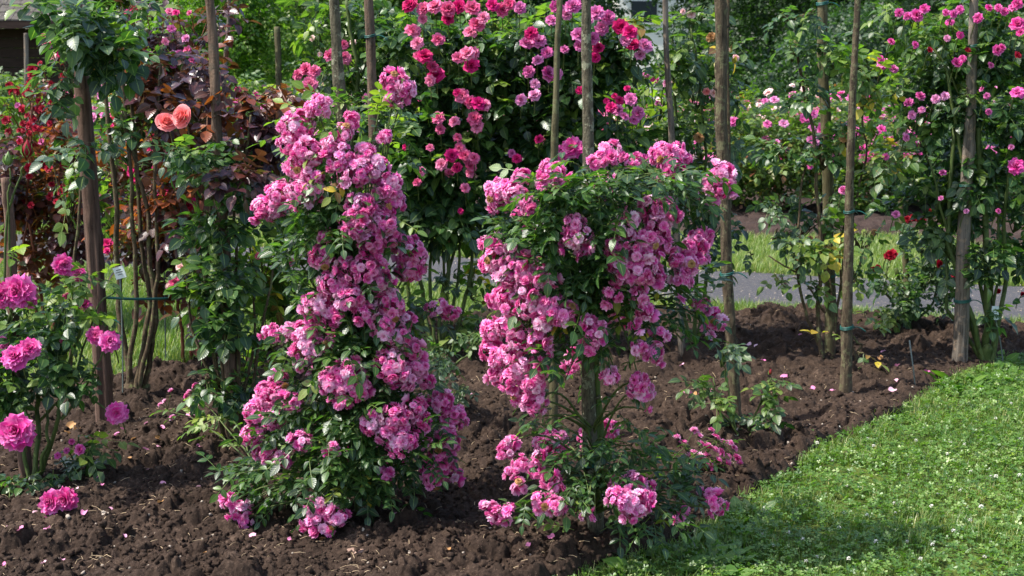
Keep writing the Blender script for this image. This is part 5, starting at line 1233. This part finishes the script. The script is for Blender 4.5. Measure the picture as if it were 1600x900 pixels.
rr_l = [(1418, 343, 7), (1428, 340, 8), (1440, 345, 8), (1452, 332, 8), (1460, 328, 6), (1393, 398, 11), (1387, 400, 7), (1365, 422, 7), (1372, 418, 6), (1467, 412, 8), (1490, 430, 5), (1560, 455, 5), (1497, 435, 4), (1598, 460, 5)]
rose('low bushy rose with small scarlet blooms at the foot of the thin cut-top pole', (1418, 512),
     [(1420, 462, 30, 24, 26, 'leaf_grey', 0), (1400, 420, 36, 30, 30, LD, 0), (1450, 420, 36, 40, 40, 'leaf_grey', .1), (1440, 370, 36, 30, 30, LD, .1), (1480, 460, 30, 26, 22, LD, 0), (1395, 470, 20, 20, 10, 'leaf_mid', 0), (1490, 400, 24, 40, 18, LD, .1)],
     [(x, y, r, RO, 'petal_red', -.25) for x, y, r in rr_l],
     [(12, (1418, 512), (1415, 480), (1400, 420)), (6, (1420, 512), (1440, 440), (1450, 350)), (5, (1415, 512), (1380, 440), (1392, 402)), (5, (1424, 512), (1460, 470), (1470, 410))], leafsize=.13)

rose('young rose with one red bud at the foot of the rough mossy stake', (1170, 680),
     [(1170, 658, 18, 12, 10, LD, 0), (1195, 622, 18, 12, 6, 'leaf_mid', 0), (1120, 625, 24, 14, 9, 'leaf_mid', 0), (1185, 662, 16, 14, 6, 'leaf_climber', -.05), (1210, 600, 14, 10, 6, 'leaf_mid', 0), (1110, 600, 20, 14, 7, 'leaf_mid', .1), (1130, 560, 20, 20, 7, 'leaf_grey', .1)],
     [], [(4, (1165, 685), (1185, 640), (1203, 590)), (4, (1160, 685), (1120, 640), (1115, 590)), (4, (1170, 685), (1200, 640), (1215, 610)), (3, (1150, 670), (1135, 600), (1125, 550))], leafsize=.12, buds=[(1203, 583, 3.2, 'petal_red')])

rose('leafy low shoots with grey-green leaves on the soil between the two ramblers', (700, 640),
     [(700, 540, 30, 16, 10, 'leaf_grey', 0), (680, 560, 26, 20, 8, 'leaf_grey', -.2), (730, 520, 26, 14, 6, 'leaf_mid', 0), (710, 600, 30, 14, 6, 'leaf_grey', 0), (650, 540, 20, 30, 6, LD, .2)],
     [(520 + 176, 525, 0.1, 'single', LI, 0)][:0], [(5, (665, 620), (690, 590), (740, 545), (790, 500)), (4, (660, 620), (700, 560), (712, 530))], Y=6.3, leafsize=.13, tpls=LEAF_FINE)

# ------------------------------------------------------------------ plant labels and small things
def plant_label(px, py, w, h, foot, label, tilt=0.0, lines=3):
    f = GS(*foot); Y0 = f[1]; K = ppm(Y0)
    t = thing('plant_label', f, label, 'plant label', 'small name tags stuck in the beds')
    c = at(px, py, Y0); b = Buf(); tube(b, bez(f - [0, 0, .03], (f + c) / 2 + [.01, 0, 0], c + [0, .004, -h / K * .3], 8), .0035 * (1 if w > 8 else .8), 6); put(b, 'stem', M['tag_stem'], t)
    W, H = w / K / 2, h / K / 2
    R_ = roty(-tilt); b = Buf()
    V = np.array([(-W, -.0015, -H), (W, -.0015, -H), (W, .0015, -H), (-W, .0015, -H), (-W, -.0015, H), (W, -.0015, H), (W, .0015, H), (-W, .0015, H)]) @ R_.T + c
    b.add(V, [(0, 1, 5, 4), (1, 2, 6, 5), (2, 3, 7, 6), (3, 0, 4, 7), (4, 5, 6, 7), (3, 2, 1, 0)]); pl = put(b, 'plate', M['tag'], t, smooth=False)
    b = Buf()
    for k in range(lines):
        z = H * (.5 - .4 * k); wl = W * random.uniform(.45, .7)
        V = np.array([(-wl, -.0035, z - H * .05), (wl, -.0035, z - H * .05), (wl, -.0035, z + H * .05), (-wl, -.0035, z + H * .05)]) @ R_.T + c
        b.add(V, [(0, 1, 2, 3)])
    if lines: put(b, 'lettering', M['ink'], pl, smooth=False)
plant_label(187, 426, 17, 19, (192, 628), 'white name tag tilted beside the brown split post', .28)
plant_label(1555, 489, 11, 22, (1570, 562), 'pale grey plant label on a bent stem at the right edge', 0)
plant_label(251, 248, 14, 12, (258, 560), 'small pale tag among the bronze leaves left of the salmon roses', .5)
f = GS(1431, 603); b = Buf(); tube(b, [f - [0, 0, .03], (f + at(1424, 560, f[1])) / 2, at(1421, 532, f[1])], [.0028, .0034, .004], 6)
tag(put(b, 'plant_marker', M['tag_stem'], None, f), 'thin dark marker stick leaning in the soil left of the grey stake', 'marker')

# ties between stakes: green cord by the split post
b = Buf(); Yt = GS(166, 662)[1]
tube(b, bez(at(140, 462, Yt), at(200, 470, Yt - .02), at(262, 466, Yt + .1), 14), .006, 6)
tag(put(b, 'garden_cord', M['tie']), 'green garden cord tied across behind the brown split post', 'cord')

# fallen petals
def petal_mesh(seed):
    rr = np.random.default_rng(seed); v, q, s = petal(1, .5, 1.3, .5, .5, 0, 0, 0, rr, 4, 5, .08)
    v = v - v.mean(0); b = Buf(); b.add(v, q, None, np.stack([np.zeros(len(v)), s, np.full(len(v), .5)], -1)); return b
PM = [petal_mesh(s).mesh('fallen_petal', M['petal_fallen']) for s in range(4)]
PD = [petal_mesh(s + 9).mesh('fallen_petal', M['petal_dry']) for s in range(3)]
FP = [(152, 680, 9), (182, 682, 9), (229, 709, 11), (229, 732, 8), (162, 703, 7), (157, 729, 8), (296, 663, 13), (253, 675, 9), (312, 716, 8), (254, 753, 8), (132, 820, 10), (75, 848, 10), (32, 853, 12), (15, 828, 12), (3, 878, 12), (68, 880, 9), (98, 878, 8), (195, 840, 7), (55, 805, 7), (70, 808, 6), (248, 700, 6),
      (228, 678, 6), (192, 670, 7), (160, 762, 7), (150, 757, 6), (645, 810, 13), (617, 818, 7), (860, 852, 12), (826, 862, 8), (1075, 607, 12), (1110, 610, 7), (1095, 606, 7), (1225, 594, 11), (1270, 603, 8), (1301, 606, 8), (1402, 572, 8), (1400, 597, 8), (1380, 546, 7), (1395, 611, 12), (1168, 536, 12), (1183, 538, 9), (1192, 567, 7), (1160, 584, 8), (1540, 540, 6), (1448, 583, 8),
      (560, 855, 7), (453, 838, 8), (394, 832, 11), (310, 758, 6), (172, 792, 7), (120, 770, 6), (1065, 572, 7), (735, 620, 7), (1250, 530, 7)]
for (x, y, w) in FP:
    p = G(x, y, .06); p[2] = zsoil(p[0], p[1]) + .012
    o = tag(link('fallen_petal', random.choice(PM), None, p), 'pale pink fallen petal lying on the dark soil', 'petal', 'fallen pink petals on the soil')
    s_ = w / ppm(p[1]) * 1.05; o.scale = (s_,) * 3; o.rotation_euler = (random.uniform(-.5, .5), random.uniform(-.6, .6), random.uniform(0, 6.28))
for (x, y, w) in [(112, 668, 12), (208, 683, 8), (247, 692, 9), (178, 725, 6), (202, 723, 6), (251, 795, 9), (120, 672, 10), (105, 674, 9), (1085, 612, 9), (1375, 560, 8), (490, 815, 7), (320, 855, 6), (700, 875, 9)]:
    p = G(x, y, .06); p[2] = zsoil(p[0], p[1]) + .012
    o = tag(link('fallen_petal', random.choice(PD), None, p), 'withered tan petal lying on the dark soil', 'petal', 'withered petals on the soil')
    s_ = w / ppm(p[1]) * 1.1; o.scale = (s_,) * 3; o.rotation_euler = (random.uniform(-.8, .8), random.uniform(-.6, .6), random.uniform(0, 6.28))

# soil crumbs, straw and stones
def crumb_tpl(seed):
    rr = np.random.default_rng(seed)
    V = []; Q = []; T = []
    for i, z in enumerate((-.6, .1, .7)):
        q = math.sqrt(1 - z * z)
        for k in range(6):
            a = k * 1.047 + i * .5; V.append(np.array([q * math.cos(a), q * math.sin(a), z]) * rr.uniform(.5, 1.35))
    V.append(np.array([0, 0, 1.0])); V = np.array(V) * [1, .85, .75]
    for i in range(2):
        for k in range(6): Q.append((i * 6 + k, i * 6 + (k + 1) % 6, i * 6 + 6 + (k + 1) % 6, i * 6 + 6 + k))
    for k in range(6): T.append((12 + k, 12 + (k + 1) % 6, 18))
    return V, np.array(Q), np.zeros((len(V), 3)), np.array(T)
CR = [crumb_tpl(s) for s in range(8)]
def on_soil(n, y0=4.2, y1=10, margin=.02):
    u = rg.uniform(-.42, .42, n); Yq = (y0 ** -1 + rg.uniform(0, 1, n) * (y1 ** -1 - y0 ** -1)) ** -1; Xq = u * Yq
    s = poly_sd(BED, Xq, Yq); ok = s > margin; Xq, Yq, s = Xq[ok], Yq[ok], s[ok]
    return Xq, Yq, soil_z(Xq, Yq, s)
x, y, z = on_soil(20000); n = len(x); b = Buf()
sc = rg.uniform(.004, .010, n) * np.where(rg.uniform(0, 1, n) < .12, 2.0, 1)
scatter(b, CR, np.stack([x, y, z + sc * .15], -1), frames(n, rg.uniform(0, 6.28, n), rg.normal(0, .4, n), rg.normal(0, .4, n)), sc, np.zeros(n))
tag(put(b, 'soil_crumbs', M['soil']), 'loose crumbs and clods of dark soil strewn over the bed', 'soil', None, 'stuff')
x, y, z = on_soil(420); n = len(x); b = Buf()
scatter(b, CR, np.stack([x, y, z], -1), frames(n, rg.uniform(0, 6.28, n), rg.normal(0, .4, n), rg.normal(0, .4, n)), rg.uniform(.003, .009, n), np.zeros(n))
gx = rg.uniform(-5, 5, 1500) * 1.0; gt = rg.beta(.6, .6, 1500); gy = edge_x(PN[0], PN[1], gx) * (1 - gt) + edge_x(PF[0], PF[1], gx) * gt
scatter(b, CR, np.stack([gx, gy, np.full(1500, .014)], -1), frames(1500, rg.uniform(0, 6.28, 1500), rg.normal(0, .4, 1500), rg.normal(0, .4, 1500)), rg.uniform(.002, .009, 1500), np.zeros(1500))
tag(put(b, 'pebbles', M['stone']), 'small pale pebbles and grit scattered on soil and path', 'pebbles', None, 'stuff')
x, y, z = on_soil(1700); b = Buf()
for i in range(len(x)):
    a = rg.uniform(0, 6.28); L = rg.uniform(.01, .045); d = np.array([math.cos(a), math.sin(a), rg.normal(0, .25)]) * L
    c = np.array([x[i], y[i], z[i] + .004]); tube(b, [c - d / 2, c + [0, 0, .003], c + d / 2], .0009, 3)
for (px, py, n_) in [(140, 880, 16), (235, 790, 6), (150, 700, 8)]:
    c0 = G(px, py, .05)
    for k in range(n_):
        a = rg.uniform(0, 6.28); d = np.array([math.cos(a), math.sin(a), rg.uniform(0, .6)]) * rg.uniform(.03, .09); c = c0 + [rg.normal(0, .03), rg.normal(0, .03), 0]
        tube(b, [c - d / 2, c + [0, 0, .01], c + d / 2], .0011, 3)
tag(put(b, 'straw', M['straw']), 'bits of dry straw and stalks littering the soil', 'straw', None, 'stuff')
def stone(px, py, w, mat, label, name='stone', flat=.6):
    p = G(px, py, .05); p[2] = zsoil(p[0], p[1]); s_ = w / 2 / ppm(p[1]); b = Buf(); V, Q, A, T = CR[random.randrange(8)]
    b.add(V * s_ * [1, .8, flat] + p, Q, T, A); tag(put(b, name, M[mat], None, p, smooth=False), label, 'stone')
stone(335, 770 + 65, 14, 'stone', 'small tan stone lying on the soil below the left rambler')
stone(165, 834, 14, 'stone', 'pale round pebble on the soil near the bottom left')
stone(1228, 750, 34, 'clay', 'flat brown clod-like slab where soil meets the lawn corner', flat=.35)
stone(556, 858, 30, 'clay', 'flat reddish stone on the soil in front of the two ramblers', flat=.4)
stone(642, 870, 14, 'stone', 'pale wood chip on the soil below the left rambler', name='wood_chip', flat=.4)
